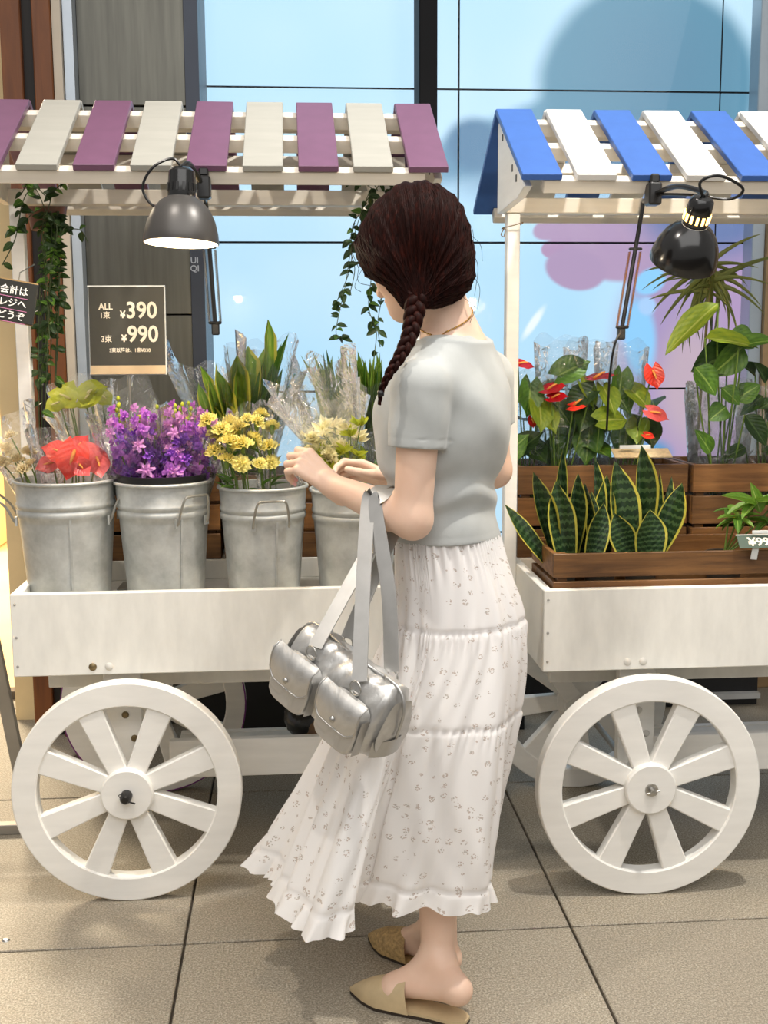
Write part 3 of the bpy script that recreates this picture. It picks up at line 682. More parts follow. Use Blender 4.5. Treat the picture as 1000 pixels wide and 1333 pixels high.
# ================================================================ PLANTS
def leaf_mat(name, c, c2, rib, margin=None, band=None, trans=.3, rough=.42, mw=.8):
    t = NT(name); at = t.new('ShaderNodeAttribute'); at.attribute_name = 'leaf_uv'
    sx = t.new('ShaderNodeSeparateXYZ'); t.link(at.outputs['Vector'], sx.inputs[0]); U, V = sx.outputs[0], sx.outputs[1]
    gi = t.new('ShaderNodeObjectInfo'); au = t.math('ABSOLUTE', U)
    f = t.noise(at.outputs['Vector'], 4, 3)
    cc = t.ramp(f, [(.3, srgb(c2)), (.7, srgb(c))])
    cc = t.mix(t.math('MULTIPLY', gi.outputs['Random'], .55), cc, srgb(c2))
    if band:
        w = t.new('ShaderNodeTexWave'); w.wave_type = 'BANDS'; w.bands_direction = 'Y'; w.inputs['Scale'].default_value = 3.4; w.inputs['Distortion'].default_value = 3.0; w.inputs['Detail'].default_value = 2
        w.inputs['Detail Scale'].default_value = 2.0; t.link(at.outputs['Vector'], w.inputs['Vector'])
        cc = t.mix(t.math('MULTIPLY', t.math('GREATER_THAN', w.outputs['Fac'], .68), .5), cc, srgb(band))
    if rib: cc = t.mix(t.math('MULTIPLY', t.math('LESS_THAN', au, .07), .6), cc, srgb(rib))
    if margin: cc = t.mix(t.math('GREATER_THAN', au, mw), cc, srgb(margin))
    t.link(cc, t.b.inputs['Base Color']); t.b.inputs['Roughness'].default_value = rough
    ve = t.math('SINE', t.math('MULTIPLY', t.math('ADD', V, t.math('MULTIPLY', au, -.35)), 45.0)); t.bump(ve, .12, .004)
    d = t.new('ShaderNodeBsdfTranslucent'); t.link(cc, d.inputs[0]); mx = t.new('ShaderNodeMixShader'); mx.inputs[0].default_value = trans
    t.link(t.b.outputs[0], mx.inputs[1]); t.link(d.outputs[0], mx.inputs[2]); t.link(mx.outputs[0], t.out.inputs[0]); return t.m
LDARK = leaf_mat('vine_leaf', '#35501f', '#1d3314', '#4f6a33')
LMID = leaf_mat('mid_green_leaf', '#668f2c', '#3a611f', '#9db85a')
LYEL = leaf_mat('yellow_green_leaf', '#a9b836', '#6f8f2a', '#c9cf70', trans=.4)
LVAR = leaf_mat('broad_variegated_leaf', '#a3bb40', '#62902c', '#b9bd55', margin='#c3bd4a', mw=.72, trans=.35)
LPALM = leaf_mat('palm_leaf', '#b0c050', '#64902f', '#b5b56a', trans=.3)
LSNAKE = leaf_mat('snake_plant_leaf', '#1d3a1a', '#0f230e', None, margin='#b5ad45', band='#4f6a3f', trans=.08, mw=.86)
LSCHEF = leaf_mat('light_green_leaf', '#8fae3f', '#4f7d28', '#c4d07a', trans=.35)
LDRY = leaf_mat('grassy_blade', '#a3a868', '#6f7d42', None, trans=.3)
RED = leaf_mat('red_spathe', '#d8202a', '#b3141f', None, trans=.25, rough=.25)
CORAL = leaf_mat('coral_spathe', '#f0492f', '#dd2b22', None, trans=.25, rough=.25)
PINKS = leaf_mat('pink_spathe', '#ee7472', '#e0504f', None, trans=.3, rough=.3)
GREENS = leaf_mat('lime_spathe', '#d0d24c', '#b3bd42', None, trans=.3, rough=.3)
SPADIX = simple('spadix', '#f0a04a', .6, var=.1, scale=60); SPADY = simple('spadix_pale', '#efe3a0', .6, var=.1)
STEMG = simple('green_stem', '#6f8d3a', .5, var=.15); STEMD = simple('dark_stem', '#3f4f26', .6, var=.15)
VIO = [leaf_mat('violet_petal_a', '#a85fd0', '#7f40bb', None, trans=.35, rough=.6), leaf_mat('violet_petal_b', '#cf84d8', '#b05fcb', None, trans=.35, rough=.6), leaf_mat('violet_petal_c', '#e6b2df', '#d28ad2', None, trans=.35, rough=.6)]
YEL = simple('yellow_petal', '#f6ea92', .6, var=.06, scale=40, trans=.35); PALEY = simple('pale_yellow_petal', '#f6efc0', .6, var=.06, scale=40, trans=.4)
LIME = simple('lime_petal', '#c6cf3f', .6, var=.1, scale=40, trans=.35); CRM = simple('cream_petal', '#f4e6bd', .6, var=.06, scale=40, trans=.4)

def leaf_me(name, wf, mat, curl=.15, fold=.12, wave=0.0, nv=8, nu=5, twist=0, lobes=None):
    vs = []; uv = []; fs = []
    for j in range(nv):
        t = j/(nv-1); w = wf(t)
        for i in range(nu):
            u = -1+2*i/(nu-1); x = u*w*.5; z = -curl*t*t + fold*abs(u)*w + wave*sin(t*14+u*2)*abs(u)
            y = t
            if lobes: y = t + lobes*abs(u)*max(0, (.35-t))/.35*-1
            a = twist*t; vs.append((x*cos(a)-z*sin(a)*.0, y, z+x*sin(a))); uv.append((u, t, 0))
    for j in range(nv-1):
        for i in range(nu-1): fs.append((j*nu+i, j*nu+i+1, (j+1)*nu+i+1, (j+1)*nu+i))
    me = bpy.data.meshes.new(name); me.from_pydata(vs, [], fs); me.materials.append(mat)
    at = me.attributes.new('leaf_uv', 'FLOAT_VECTOR', 'POINT'); at.data.foreach_set('vector', [c for p in uv for c in p])
    me.polygons.foreach_set('use_smooth', [True]*len(fs)); me.update(); return me
ov = lambda t: max(.0, sin(pi*min(1, t**.75)))**.8
strap = lambda t: min(1, .55+t*1.2)*max(0, (1-t**5))**.6 if t < 1 else 0
point = lambda t: max(0, min(1, t*6+.35)*(1-t)**.55)
sword = lambda t: max(.0, (.45+1.1*t-.9*t*t))*(1 if t < .55 else max(0, 1-((t-.55)/.45)**2.0))
heart = lambda t: sqrt(max(0, 1-(2*min(t*1.25, 1)-1)**2))*.3+max(0, sin(pi*(t*.80+.2)))*.8 if t < 1 else 0
def orient(me, name, parent, base, tip, w, up=(0, 0, 1), roll=0):
    base = Vector(base); tip = Vector(tip); y = tip-base; L = y.length; y = y.normalized(); u = Vector(up)
    x = y.cross(u)
    if x.length < 1e-3: x = y.orthogonal()
    x.normalize(); z = x.cross(y)
    M = Matrix((x, y, z)).transposed() @ Matrix.Rotation(roll, 3, 'Y')
    o = place(name, me, parent)
    o.matrix_local = Matrix.Translation(base) @ M.to_4x4() @ Matrix.Diagonal((w, L, L, 1))
    return o
CAMDIR = Vector((0, -1, .15))
def stem(parent, pts, r=.002, mat=STEMG, name='stem'):
    return MB().tube(catmull(pts, 4), r, 5, caps=False).build(name, mat, parent, smooth=2, fix=False)
ru = random.uniform

# ---- film sleeve
def film(parent, base, top, r0, r1, peaks=2, n=40, m=9, squash=1.0, jag=.06, name='film_sleeve', seed=0, a0=0, a1=2*pi, cr=1.0):
    base = Vector(base); top = Vector(top); ax = top-base; H = ax.length; z = ax.normalized(); x = z.orthogonal().normalized()
    x = Vector((1, 0, 0)) - z*z.x; x.normalize(); y = z.cross(x); rr = random.Random(seed)
    ph = [rr.uniform(0, 6.28) for _ in range(5)]
    def fn(u, v):
        a = a0+(a1-a0)*u; r = r0+(r1-r0)*v**1.15
        r *= 1+cr*(.10*v*sin(7*a+ph[0])+.06*v*sin(13*a+ph[1]+3*v)+.03*sin(23*a+ph[2]+5*v))
        h = v*(1+jag*sin(peaks*a+ph[3])*v+jag*.5*sin(5*a+ph[4])*v)
        return base+z*(H*h)+x*(r*cos(a))+y*(r*sin(a)*squash)
    full = abs(a1-a0-2*pi) < 1e-6
    return MB().grid(fn, n, m, closeu=full).build(name, FILM, parent, smooth=2, fix=False)

# ---- hanging vines
VL = [leaf_me('leaf', lambda t: ov(t), LDARK, .25, .12), leaf_me('leaf', lambda t: ov(t), LMID, .15, .15)]
def vine(label, pot, strands, nleaf, size, seed, mats=(0, 0, 0, 1)):
    rr = random.Random(seed); v = empty('hanging_vine', pot[0], 0, label, 'plant'); o = Vector(pot[0])
    pm, pr, ph_ = pot[1], pot[2], pot[3]
    MB().lathe([(0, 0), (pr*.75, 0), (pr, ph_), (pr*.92, ph_), (pr*.7, .01), (0, .01)], 24).build('pot', pm, v, smooth=True)
    for st, nl in strands:
        pts = catmull([Vector(p)-o for p in st], 6)
        MB().tube(pts, .0014, 4, caps=False).build('vine_stem', STEMD, v, smooth=2, fix=False)
        for k in range(nl):
            q = rr.uniform(.03, 1)*(len(pts)-1); i = min(int(q), len(pts)-2); p = pts[i].lerp(pts[i+1], q-i)
            a = rr.uniform(0, 6.28); d = Vector((cos(a)*1.0, sin(a)*.6-.25, rr.uniform(-.9, .35))).normalized()
            s = size*rr.uniform(.7, 1.25)
            orient(VL[rr.choice(mats)], 'leaf', v, p, p+d*s, s*.55, up=(rr.uniform(-.4, .4), -1, rr.uniform(.2, 1)))
    return v
Q = lambda *a: [PY(x, y, a[0]) for x, y in a[1:]]
s1 = []
rr = random.Random(3)
for k in range(15):
    x0 = rr.uniform(48, 78); yb = rr.choice([400, 440, 470, 500, 430]); xb = 58+(x0-58)*.6+rr.uniform(-6, 6); Y = rr.uniform(3.04, 3.12)
    s1.append((Q(Y, (x0, 275), (x0+rr.uniform(-8, 8), 300), (x0*.8+13+rr.uniform(-5, 5), 360), (xb, yb)), 14))
for k in range(3): s1.append((Q(3.06+.02*k, (60, 280), (52+4*k, 380), (50+5*k, 480), (52+2*k, 590+20*k)), 14))
s1 += [(Q(3.0, (62, 275), (70, 250), (85, 236), (102, 226)), 9), (Q(2.98, (60, 275), (45, 245), (30, 262), (20, 310), (3, 345)), 11), (Q(2.98, (70, 290), (88, 297), (105, 300), (115, 316)), 8), (Q(2.98, (58, 268), (40, 280), (22, 300), (12, 298)), 7), (Q(2.99, (66, 262), (40, 238), (28, 252)), 7)]
pb = PY(62, 300, 3.14)
vine('dense dark trailing vine in a brown pot hanging beside the wooden column', ((pb.x, 3.14, pb.z), simple('brown_pot', '#5b331c', .5, var=.1), .055, .075), s1, 0, .029, 5)
s2 = [(Q(3.02, (490, 250), (470, 236), (455, 238)), 7), (Q(3.02, (492, 248), (480, 230), (470, 226), (462, 236)), 8), (Q(3.03, (505, 250), (515, 240), (522, 246)), 6), (Q(3.02, (488, 250), (500, 232), (510, 246)), 7),
      (Q(2.98, (484, 250), (470, 275), (458, 300), (457, 345), (442, 385), (432, 402)), 26), (Q(2.97, (480, 252), (466, 290), (456, 330), (450, 370), (440, 415), (438, 436), (447, 440)), 24), (Q(2.99, (486, 255), (478, 300), (484, 350), (480, 400), (490, 430), (487, 465)), 26),
      (Q(3.0, (488, 255), (490, 330), (497, 380), (492, 420), (495, 452)), 18), (Q(2.98, (462, 290), (455, 320), (462, 350), (455, 385)), 10)]
pb = PY(497, 258, 3.14)
vine('loose trailing vine hanging from the roof beam in front of the bright screen', ((pb.x, 3.14, pb.z), simple('white_pot', '#dcd6c8', .5, var=.05), .045, .05), s2, 0, .026, 9, (0, 0, 0, 0, 1))

# ---- anthurium flowers
SPM = {k: leaf_me('spathe', heart, m, -.10, .05, .025, 10, 7, lobes=.28) for k, m in (('red', RED), ('coral', CORAL), ('pink', PINKS), ('lime', GREENS))}
SPDX = MB().tube([(0, .10, .0), (0, .25, .10), (0, .42, .20), (0, .55, .24)], [.05, .055, .045, .02], 8).mesh('spadix', SPADIX, smooth=2)
SPDP = MB().tube([(0, .10, .0), (0, .25, .10), (0, .42, .20), (0, .55, .24)], [.05, .055, .045, .02], 8).mesh('spadix', SPADY, smooth=2)
def anth(parent, o, c, d, up, size, kind, foot, w=.85):
    c = Vector(c); d = Vector(d).normalized()
    f = orient(SPM[kind], 'flower', parent, c-d*size*.45-o, c+d*size*.55-o, size*w, up)
    s = place('spadix', SPDX if kind != 'lime' else SPDP, f); s.scale = (1/w, 1, 1)
    if foot is not None:
        a = c-d*size*.35-o; b = Vector(foot)-o; stem(parent, [a, a.lerp(b, .4)+Vector((0, .0, -.01)), b], .0022)
    return f
def bunch(name, label, cat, base, group=None): return empty(name, base, 0, label, cat, group)
def bpt(i, dx=0, dy=0, dz=0):
    b, c, R, h = BK[i]; return Vector((c.x+dx, c.y+dy, TRAYZ+.02+dz))
# bucket 1
o = bpt(0); b = bunch('anthurium_bunch', 'wrapped bunch of coral red anthuriums in the zinc bucket', 'flowers', o)
for (px, py, Y, d, up, sz, k) in ((72, 588, 2.83, (-.9, -.1, .25), (.2, -1, .5), .062, 'coral'), (93, 602, 2.80, (-.25, -.35, -1), (.15, -1, .3), .085, 'coral'), (120, 594, 2.85, (.6, -.2, -.5), (.2, -1, .4), .06, 'pink'), (128, 606, 2.82, (.2, -.3, -.9), (.3, -1, .3), .062, 'pink'), (108, 610, 2.79, (.5, -.3, -.5), (0, -1, .4), .05, 'pink'), (60, 606, 2.84, (-.7, -.2, -.3), (0, -1, .5), .05, 'pink'), (105, 580, 2.90, (.5, .1, .6), (0, -1, .4), .06, 'pink')):
    anth(b, o, PY(px, py, Y), d, up, sz, k, o+Vector((ru(-.03, .03), ru(-.02, .02), 0)))
film(b, Vector((.01, 0, .15)), Vector((.02, .0, .40)), .06, .105, seed=1); 
o = bpt(0, -.05, .02); b = bunch('cream_bunch', 'wrapped bunch of cream blossoms leaning out beside the red anthuriums', 'flowers', o)
def ruffle_head(mat, name='flower_head', seed=0, rings=5, petal=9, amp=.16):
    rr = random.Random(seed); m = MB()
    for k in range(rings):
        q = k/(rings-1); R0 = 1-.62*q; zt = .10+.75*q; ph = rr.uniform(0, 6); ph2 = rr.uniform(0, 6)
        def fn(u, v, R0=R0, zt=zt, ph=ph, ph2=ph2):
            a = 2*pi*u; r = v*R0*(1+amp*.8*sin(petal*a+ph)*v+.08*sin(21*a+ph2)*v)
            return (r*cos(a), r*sin(a), zt*v**.6*(1.5-.5*v)+.16*v*v*sin(petal*a*1.0+ph2)+.06*v*sin(23*a+ph)-.1)
        m.grid(fn, 36, 4, closeu=True)
    return m.mesh(name, mat, smooth=2, fix=False)
CAR = [ruffle_head(YEL, seed=i) for i in range(3)]; CARP = [ruffle_head(PALEY, seed=i+5) for i in range(2)]; CARC = [ruffle_head(CRM, seed=i+9) for i in range(2)]; CARL = [ruffle_head(LIME, seed=11)]
def head(parent, me, p, size, tilt=.5):
    h = place('flower_head', me, parent, p, (ru(-tilt, tilt)+.45, ru(-tilt, tilt), ru(0, 6))); h.scale = (size, size, size); return h
for (px, py, Y, s) in ((22, 600, 2.84, .022), (38, 588, 2.85, .020), (8, 585, 2.86, .022), (30, 612, 2.82, .02), (14, 568, 2.88, .018), (40, 605, 2.83, .018), (2, 602, 2.86, .02)):
    p = PY(px, py, Y)-o; head(b, random.choice(CARC), p, s); stem(b, [p, p*.6+Vector((-.0, 0, .06)), Vector((ru(-.02, .02), 0, 0))], .0018)
film(b, Vector((-.03, -.0, .23)), Vector((-.095, -.02, .44)), .035, .075, seed=2)
# bucket 2: purple spikes
FLO = [ruffle_head(VIO[i % 3], 'floret', i+30, 3, (5, 4, 6)[i % 3], .45) for i in range(6)]
o = bpt(1); gl = 'wrapped purple bunches in the black lined bucket'
rr = random.Random(4)
for bi, (bx, lab) in enumerate(((-.055, 'wrapped bunch of deep violet blossoms beside the red anthuriums'), (.0, 'wrapped bunch of lilac and violet blossoms in the middle of the black lined bucket'), (.055, 'wrapped bunch of pink violet blossoms beside the yellow carnations'))):
    ob = o+Vector((bx*.5, 0, 0)); b = bunch('purple_bunch', lab, 'flowers', ob, gl)
    for k in range(6):
        hx = bx+rr.uniform(-.035, .035); hy = rr.uniform(-.075, .06)
        if abs(hx) > .07: hy *= .5
        p0 = Vector((hx-bx*.5, hy, .27)); top = p0+Vector((hx*.45, hy*.2-.0, .10+rr.uniform(0, .07)))
        sp = stem(b, [Vector((0, 0, 0)), p0*.6, p0, top], .0022, STEMG, 'flower_spike')
        for q in range(15):
            t = q/14; c = p0.lerp(top, t*1.05)+Vector((0, 0, .015)); a = q*2.4; rad_ = .026*(1-.35*t)
            d = Vector((cos(a), sin(a)-.35, .25)).normalized(); f = place('floret', FLO[rr.choice((0, 0, 1, 3, 4, 1, 2, 5)) if bi else rr.choice((0, 3, 3, 0, 1, 4))] if t < .75 else FLO[rr.choice((2, 5, 1))], sp, c+d*rad_*rr.uniform(.7, 1.1), d.to_track_quat('Z', 'Y').to_euler())
            s = rr.uniform(.013, .019)*(1-.25*t); f.scale = (s, s, s)
    for k in range(4):
        x = bx*1.25+rr.uniform(-.04, .04); p0 = Vector((x*.6, .02, .30)); tp = Vector((x*1.1-bx*.5+rr.uniform(-.02, .02), rr.uniform(-.02, .05), .43+rr.uniform(0, .05)))
        s_ = stem(b, [Vector((0, 0, .1)), p0, tp], .0015)
        for q in range(6):
            p = p0.lerp(tp, .6+.4*q/5)+Vector((rr.uniform(-.007, .007), rr.uniform(-.007, .007), 0)); h = place('bud', BUD if 'BUD' in globals() else None, s_, p) if 'BUD' in globals() else MB().lathe([(0, -.006), (.005, -.002), (.0042, .004), (0, .008)], 7, p).build('bud', LIME, s_, smooth=2)
    film(b, Vector((bx*.3, 0, .18)), Vector((bx*1.1, .0, .43)), .05, .085, seed=10+bi, jag=.10)
# bucket 3: carnations
heads = [(271, 548, 2.80), (290, 560, 2.79), (312, 558, 2.80), (334, 550, 2.80), (354, 555, 2.82), (331, 572, 2.79), (351, 582, 2.80), (298, 577, 2.77), (316, 580, 2.77), (295, 600, 2.77), (314, 604, 2.76), (338, 604, 2.77), (283, 566, 2.82), (305, 568, 2.82), (340, 540, 2.86), (322, 546, 2.86), (280, 588, 2.8), (353, 602, 2.80), (300, 552, 2.84)]
o = bpt(2); bs_ = [bunch('carnation_bunch', 'wrapped bunch of yellow carnations beside the purple flowers', 'flowers', o+Vector((-.03, 0, 0)), 'wrapped carnations in the zinc bucket'), bunch('carnation_bunch', 'wrapped bunch of yellow carnations near the reaching hand', 'flowers', o+Vector((.03, 0, 0)), 'wrapped carnations in the zinc bucket')]
for (px, py, Y) in heads:
    k = 0 if px < 322 else 1; b = bs_[k]; ob = o+Vector((-.03 if k == 0 else .03, 0, 0)); p = PY(px, py, Y)-ob
    head(b, random.choice(CAR), p, ru(.022, .029)*(.85 if k else 1)); foot = Vector((ru(-.02, .02), ru(-.02, .02), 0))
    s_ = stem(b, [p+Vector((0, 0, -.004)), p*.7+foot*.3+Vector((0, 0, .05)), foot], .0017)
    MB().lathe([(0, -.022), (.005, -.018), (.007, .0), (.008, .004)], 8, p).build('calyx', STEMG, s_, smooth=2)
    for q in range(2):
        c = p.lerp(foot, ru(.15, .4)); orient(VL[1], 'leaf', b, c, c+Vector((ru(-1, 1), ru(-.6, .2), ru(.2, 1))).normalized()*.045, .006)
for k, b in enumerate(bs_): film(b, Vector((0, 0, .20)), Vector(((-.035, .035)[k], 0, .43)), .045, .085, seed=20+k, jag=.1)
# back row: lime anthuriums
zt = .77
o = Vector((-.50, 3.185, zt)); 
for gi_, (lab, fl) in enumerate((('wrapped lime anthuriums in the rear tub beside the vine', ((80, 517, 3.12, (-.8, -.2, .2), .07), (92, 508, 3.16, (.3, -.2, .6), .06), (70, 528, 3.10, (-.6, -.3, -.4), .05))), ('wrapped lime anthuriums in the rear tub below the price sign', ((122, 512, 3.12, (.9, -.25, .3), .085), (137, 520, 3.13, (.5, -.3, -.5), .05), (112, 520, 3.1, (-.3, -.4, -.6), .05))))):
    ob = o+Vector((-.03+.06*gi_, 0, 0)); b = bunch('lime_anthurium_bunch', lab, 'flowers', ob, 'wrapped lime anthuriums')
    for (px, py, Y, d, sz) in fl: anth(b, ob, PY(px, py, Y), d, (.1, -1, .55), sz, 'lime', ob+Vector((ru(-.01, .01), 0, 0)))
    film(b, Vector((0, 0, .21)), Vector(((-.05, .035)[gi_], -.02, .43)), .04, .095, seed=30+gi_, jag=.16)
# broad leaves
SV = [leaf_me('leaf', strap, LVAR, .10, .10, .02), leaf_me('leaf', strap, LVAR, -.08, .12, .0, twist=.5), leaf_me('leaf', point, LMID, .08, .12)]
rr = random.Random(8)
for gi_, (lab, tips, bx) in enumerate((('wrapped bunch of broad yellow green leaves behind the purple flowers', ((265, 478), (275, 490), (258, 500), (285, 470), (300, 500), (283, 515), (312, 478), (270, 520), (296, 530), (318, 450), (330, 490), (305, 460), (290, 485), (322, 505)), -.165),
                                      ('wrapped bunch of tall pointed green leaves behind the yellow carnations', ((355, 418), (346, 440), (372, 434), (362, 446), (338, 455), (352, 470), (366, 480), (345, 500), (330, 520), (358, 510), (374, 500), (340, 470)), -.105))):
    ob = Vector((bx, 3.185, .77)); b = bunch('foliage_bunch', lab, 'foliage', ob, 'wrapped green foliage at the back of the flower cart')
    for k, (px, py) in enumerate(tips):
        tp = PY(px, py, rr.uniform(3.08, 3.2))-ob; ba = Vector((rr.uniform(-.015, .015)+tp.x*.25, tp.y*.3, max(.19, tp.z*.55-.02))); L = (tp-ba).length
        orient(SV[(k % 2) if gi_ == 0 else rr.choice((0, 2, 2))], 'leaf', b, ba, tp, rr.uniform(.034, .05), up=(rr.uniform(-.7, .7), -1, .2))
        stem(b, [Vector((0, 0, 0)), ba*.5, ba], .0025)
    film(b, Vector((0, -.0, .20)), Vector(((-.065, .03)[gi_], -.03, .52)), .045, .105, seed=40+gi_, jag=.14)
# palm leaves
PL = [leaf_me('leaf', point, LPALM, .04, .10), leaf_me('leaf', point, LPALM, .18, .12, nv=9), leaf_me('leaf', point, LMID, -.05, .1)]
for gi_, (lab, xr, bx) in enumerate((('wrapped bunch of narrow palm leaves near the hanging vine', (402, 455), .125), ('wrapped bunch of narrow palm leaves beside the grey sleeve', (440, 500), .19))):
    ob = Vector((bx, 3.185, .77)); b = bunch('palm_bunch', lab, 'foliage', ob, 'wrapped palm leaves at the back of the flower cart')
    for k in range(70):
        px = rr.uniform(*xr); py = 470+rr.uniform(-8, 26) if k > 3 else rr.uniform(452, 462)
        tp = PY(px, py, rr.uniform(3.09, 3.2))-ob; x0 = rr.uniform(.45, .75); ba = Vector((tp.x*.35+.02, tp.y*.4, tp.z*x0))
        orient(PL[rr.choice((0, 0, 1, 2))], 'leaf', b, ba, tp, rr.uniform(.012, .021), up=(rr.uniform(-.8, .8), -1, .1))
    for k in range(5): stem(b, [Vector((rr.uniform(-.01, .01), 0, 0)), Vector((rr.uniform(-.02, .02), 0, .16)), Vector((rr.uniform(-.03, .03), -.02, .30))], .003)
    film(b, Vector((0, 0, .18)), Vector(((-.035, .03)[gi_], -.03, .43)), .045, .085, seed=50+gi_, jag=.12)

# ---- plants on the right cart
POTG = simple('grey_plastic_pot', '#3a3833', .5); SOIL = simple('dark_soil', '#2a1d14', .9)
def pot(parent, r, h, mat=POTG, p=(0, 0, 0)):
    x, y, z = p
    q = MB().lathe([(0, 0), (r*.75, 0), (r, h), (r*.93, h), (r*.9, h-.012)], 24, p).build('pot', mat, parent, smooth=True)
    MB().lathe([(0, h-.012), (r*.91, h-.012)], 24, p).build('soil', SOIL, q)
snake = [leaf_me('leaf', sword, LSNAKE, .03, .16, .004, 12, 7), leaf_me('leaf', sword, LSNAKE, -.05, .2, .006, 12, 7, twist=.5), leaf_me('leaf', sword, LSNAKE, .06, .12, .008, 12, 7, twist=-.4)]
ROW = [(('snake plant leaning out over the edge of the low planter', 'p'), .66, ((734, 583, 718, 2.84, .030), (692, 614, 722, 2.80, .034), (658, 657, 712, 2.78, .036), (724, 626, 738, 2.76, .062), (751, 615, 745, 2.80, .032))),
       (('snake plant in the middle of the low planter between two others', 'p'), .76, ((776, 594, 768, 2.84, .036), (762, 628, 755, 2.81, .05), (787, 655, 768, 2.75, .056), (790, 618, 785, 2.82, .05), (742, 650, 760, 2.83, .04), (770, 640, 778, 2.79, .036))),
       (('snake plant with the widest leaves, beside the green price card', 'p'), .865, ((802, 600, 812, 2.82, .075), (832, 580, 826, 2.86, .032), (863, 612, 842, 2.82, .05), (876, 620, 850, 2.84, .032), (887, 628, 848, 2.79, .052), (848, 664, 846, 2.745, .085), (800, 668, 815, 2.76, .058)))]
for (lab, _), x0, lv in ROW:
    ob = Vector((x0, 2.785, .703)); b = bunch('snake_plant', lab, 'plant', ob, 'snake plants in the low planter')
    pot(b, .044, .085)
    for k, (tx, ty, bx, Y, w) in enumerate(lv):
        ba = Vector((max(-.03, min(.03, PY(bx, 722, Y).x-x0)), max(-.03, min(.03, Y-2.785)), .075)); tp = PY(tx, ty, Y)-ob
        mid = PY(bx, 722, Y)-ob
        orient(snake[k % 3], 'leaf', b, ba, tp, w*1.45, up=(rr.uniform(-.35, .35), -1, .1))
HL = [leaf_me('leaf', heart, LMID, .18, .12, .02, 9, 5, lobes=.22), leaf_me('leaf', heart, LDARK, .1, .15, .02, 9, 5, lobes=.22), leaf_me('leaf', heart, LYEL, .2, .1, .02, 9, 5, lobes=.2)]
# potted anthuriums
AP = [('potted red anthurium in a clear sleeve beside the cart post', .655, [(683, 476, 3.1, (1, -.1, -.35), (.2, -.5, 1), .055, 'red'), (693, 550, 3.08, (.1, -.2, -1), (.3, -1, 0), .03, 'red')], [(668, 515), (690, 520), (705, 540), (675, 545), (712, 505), (700, 590), (690, 575), (672, 580)]),
      ('potted anthurium with two stacked red flowers', .735, [(723, 506, 3.08, (.9, -.35, .1), (0, -.6, 1), .062, 'red'), (727, 518, 3.06, (.9, -.4, .0), (0, -.7, 1), .052, 'red'), (757, 525, 3.07, (.9, -.3, .25), (.1, -.8, 1), .06, 'coral')], [(748, 478), (735, 540), (715, 545), (752, 520), (760, 545), (740, 570), (722, 580), (770, 515)]),
      ('potted anthurium with one flat red flower on a tall stem', .82, [(785, 492, 3.08, (1, -.25, .05), (0, -.25, 1), .072, 'red')], [(790, 560), (772, 550), (800, 545), (810, 520), (780, 585), (795, 520), (765, 580)]),
      ('potted anthurium with a round coral flower held upright', .905, [(852, 492, 3.08, (.15, -.3, -1), (0, -1, .15), .062, 'coral'), (856, 541, 3.05, (.9, -.3, -.5), (.1, -.8, .8), .06, 'pink'), (845, 568, 3.05, (.7, -.3, -.3), (.1, -.8, .8), .03, 'coral')], [(835, 518), (850, 522), (830, 560), (846, 566), (815, 575), (822, 540), (808, 505), (800, 585)])]
for lab, x0, fl, lv in AP:
    ob = Vector((x0, 3.145, .757)); b = bunch('potted_anthurium', lab, 'plant', ob, 'potted anthuriums in the crate')
    pot(b, .042, .10)
    for (px, py, Y, d, up, sz, k) in fl: anth(b, ob, PY(px, py, Y), d, up, sz, k, ob+Vector((ru(-.01, .01), 0, .09)))
    for k, (px, py) in enumerate(lv):
        Y = ru(3.06, 3.18); c = PY(px, py, Y)-ob; d = Vector((c.x*2+ru(-.4, .4), ru(-.7, .1), ru(-.6, .4))).normalized(); s = ru(.08, .115)
        orient(HL[random.choice((0, 0, 1, 2))], 'leaf', b, c-d*s*.5, c+d*s*.5, s*.72, up=(ru(-.3, .3), -.7, ru(.4, 1)))
        stem(b, [c-d*s*.45, (c-d*s*.45)*.6+Vector((0, 0, .02)), Vector((ru(-.01, .01), 0, .09))], .002)
    film(b, Vector((0, 0, .09)), Vector((0, .0, .50+ru(-.04, .08))), .05, .075, seed=int(x0*1000), jag=.03, squash=.7, cr=.3)
# philodendron and grassy palm in film
ob = Vector((1.19, 3.13, .757)); b = bunch('philodendron', 'climbing philodendron with big yellow green leaves above the wrapped pots', 'plant', ob); pot(b, .055, .12)
PH = [leaf_me('leaf', ov, LYEL, .12, .10, .01, 10, 5), leaf_me('leaf', ov, LMID, .2, .14, .01, 10, 5), leaf_me('leaf', ov, LDARK, .1, .15, .01, 10, 5)]
for k, (bx, by, tx, ty, w, Y, up) in enumerate(((935, 395, 864, 455, .062, 3.02, (-.5, -.6, .5)), (918, 440, 990, 446, .07, 3.0, (.1, -.6, 1)), (950, 432, 985, 450, .06, 3.06, (0, -1, .5)), (962, 455, 902, 482, .085, 3.06, (0, -1, .3)), (968, 450, 930, 490, .07, 3.03, (.4, -1, .2)), (905, 478, 936, 512, .065, 3.0, (0, -1, .6)), (962, 452, 1010, 436, .05, 3.0, (0, -.7, 1)), (945, 530, 925, 545, .05, 3.04, (0, -1, .5)), (970, 540, 1000, 580, .05, 3.04, (0, -1, .5)), (958, 520, 990, 500, .05, 3.06, (0, -1, .4)), (940, 505, 965, 525, .045, 3.05, (0, -1, .5)), (925, 590, 910, 560, .04, 3.05, (0, -1, .5)))):
    p, q = PY(bx, by, Y)-ob, PY(tx, ty, Y-.02)-ob
    orient(PH[(0, 0, 1, 2, 1, 1, 1, 1, 2, 1, 1, 1)[k]], 'leaf', b, p, q, w*1.2, up=up)
    stem(b, [p, p*.75+Vector((0, 0, .0)), Vector((ru(-.02, .02), 0, .11))], .0025)
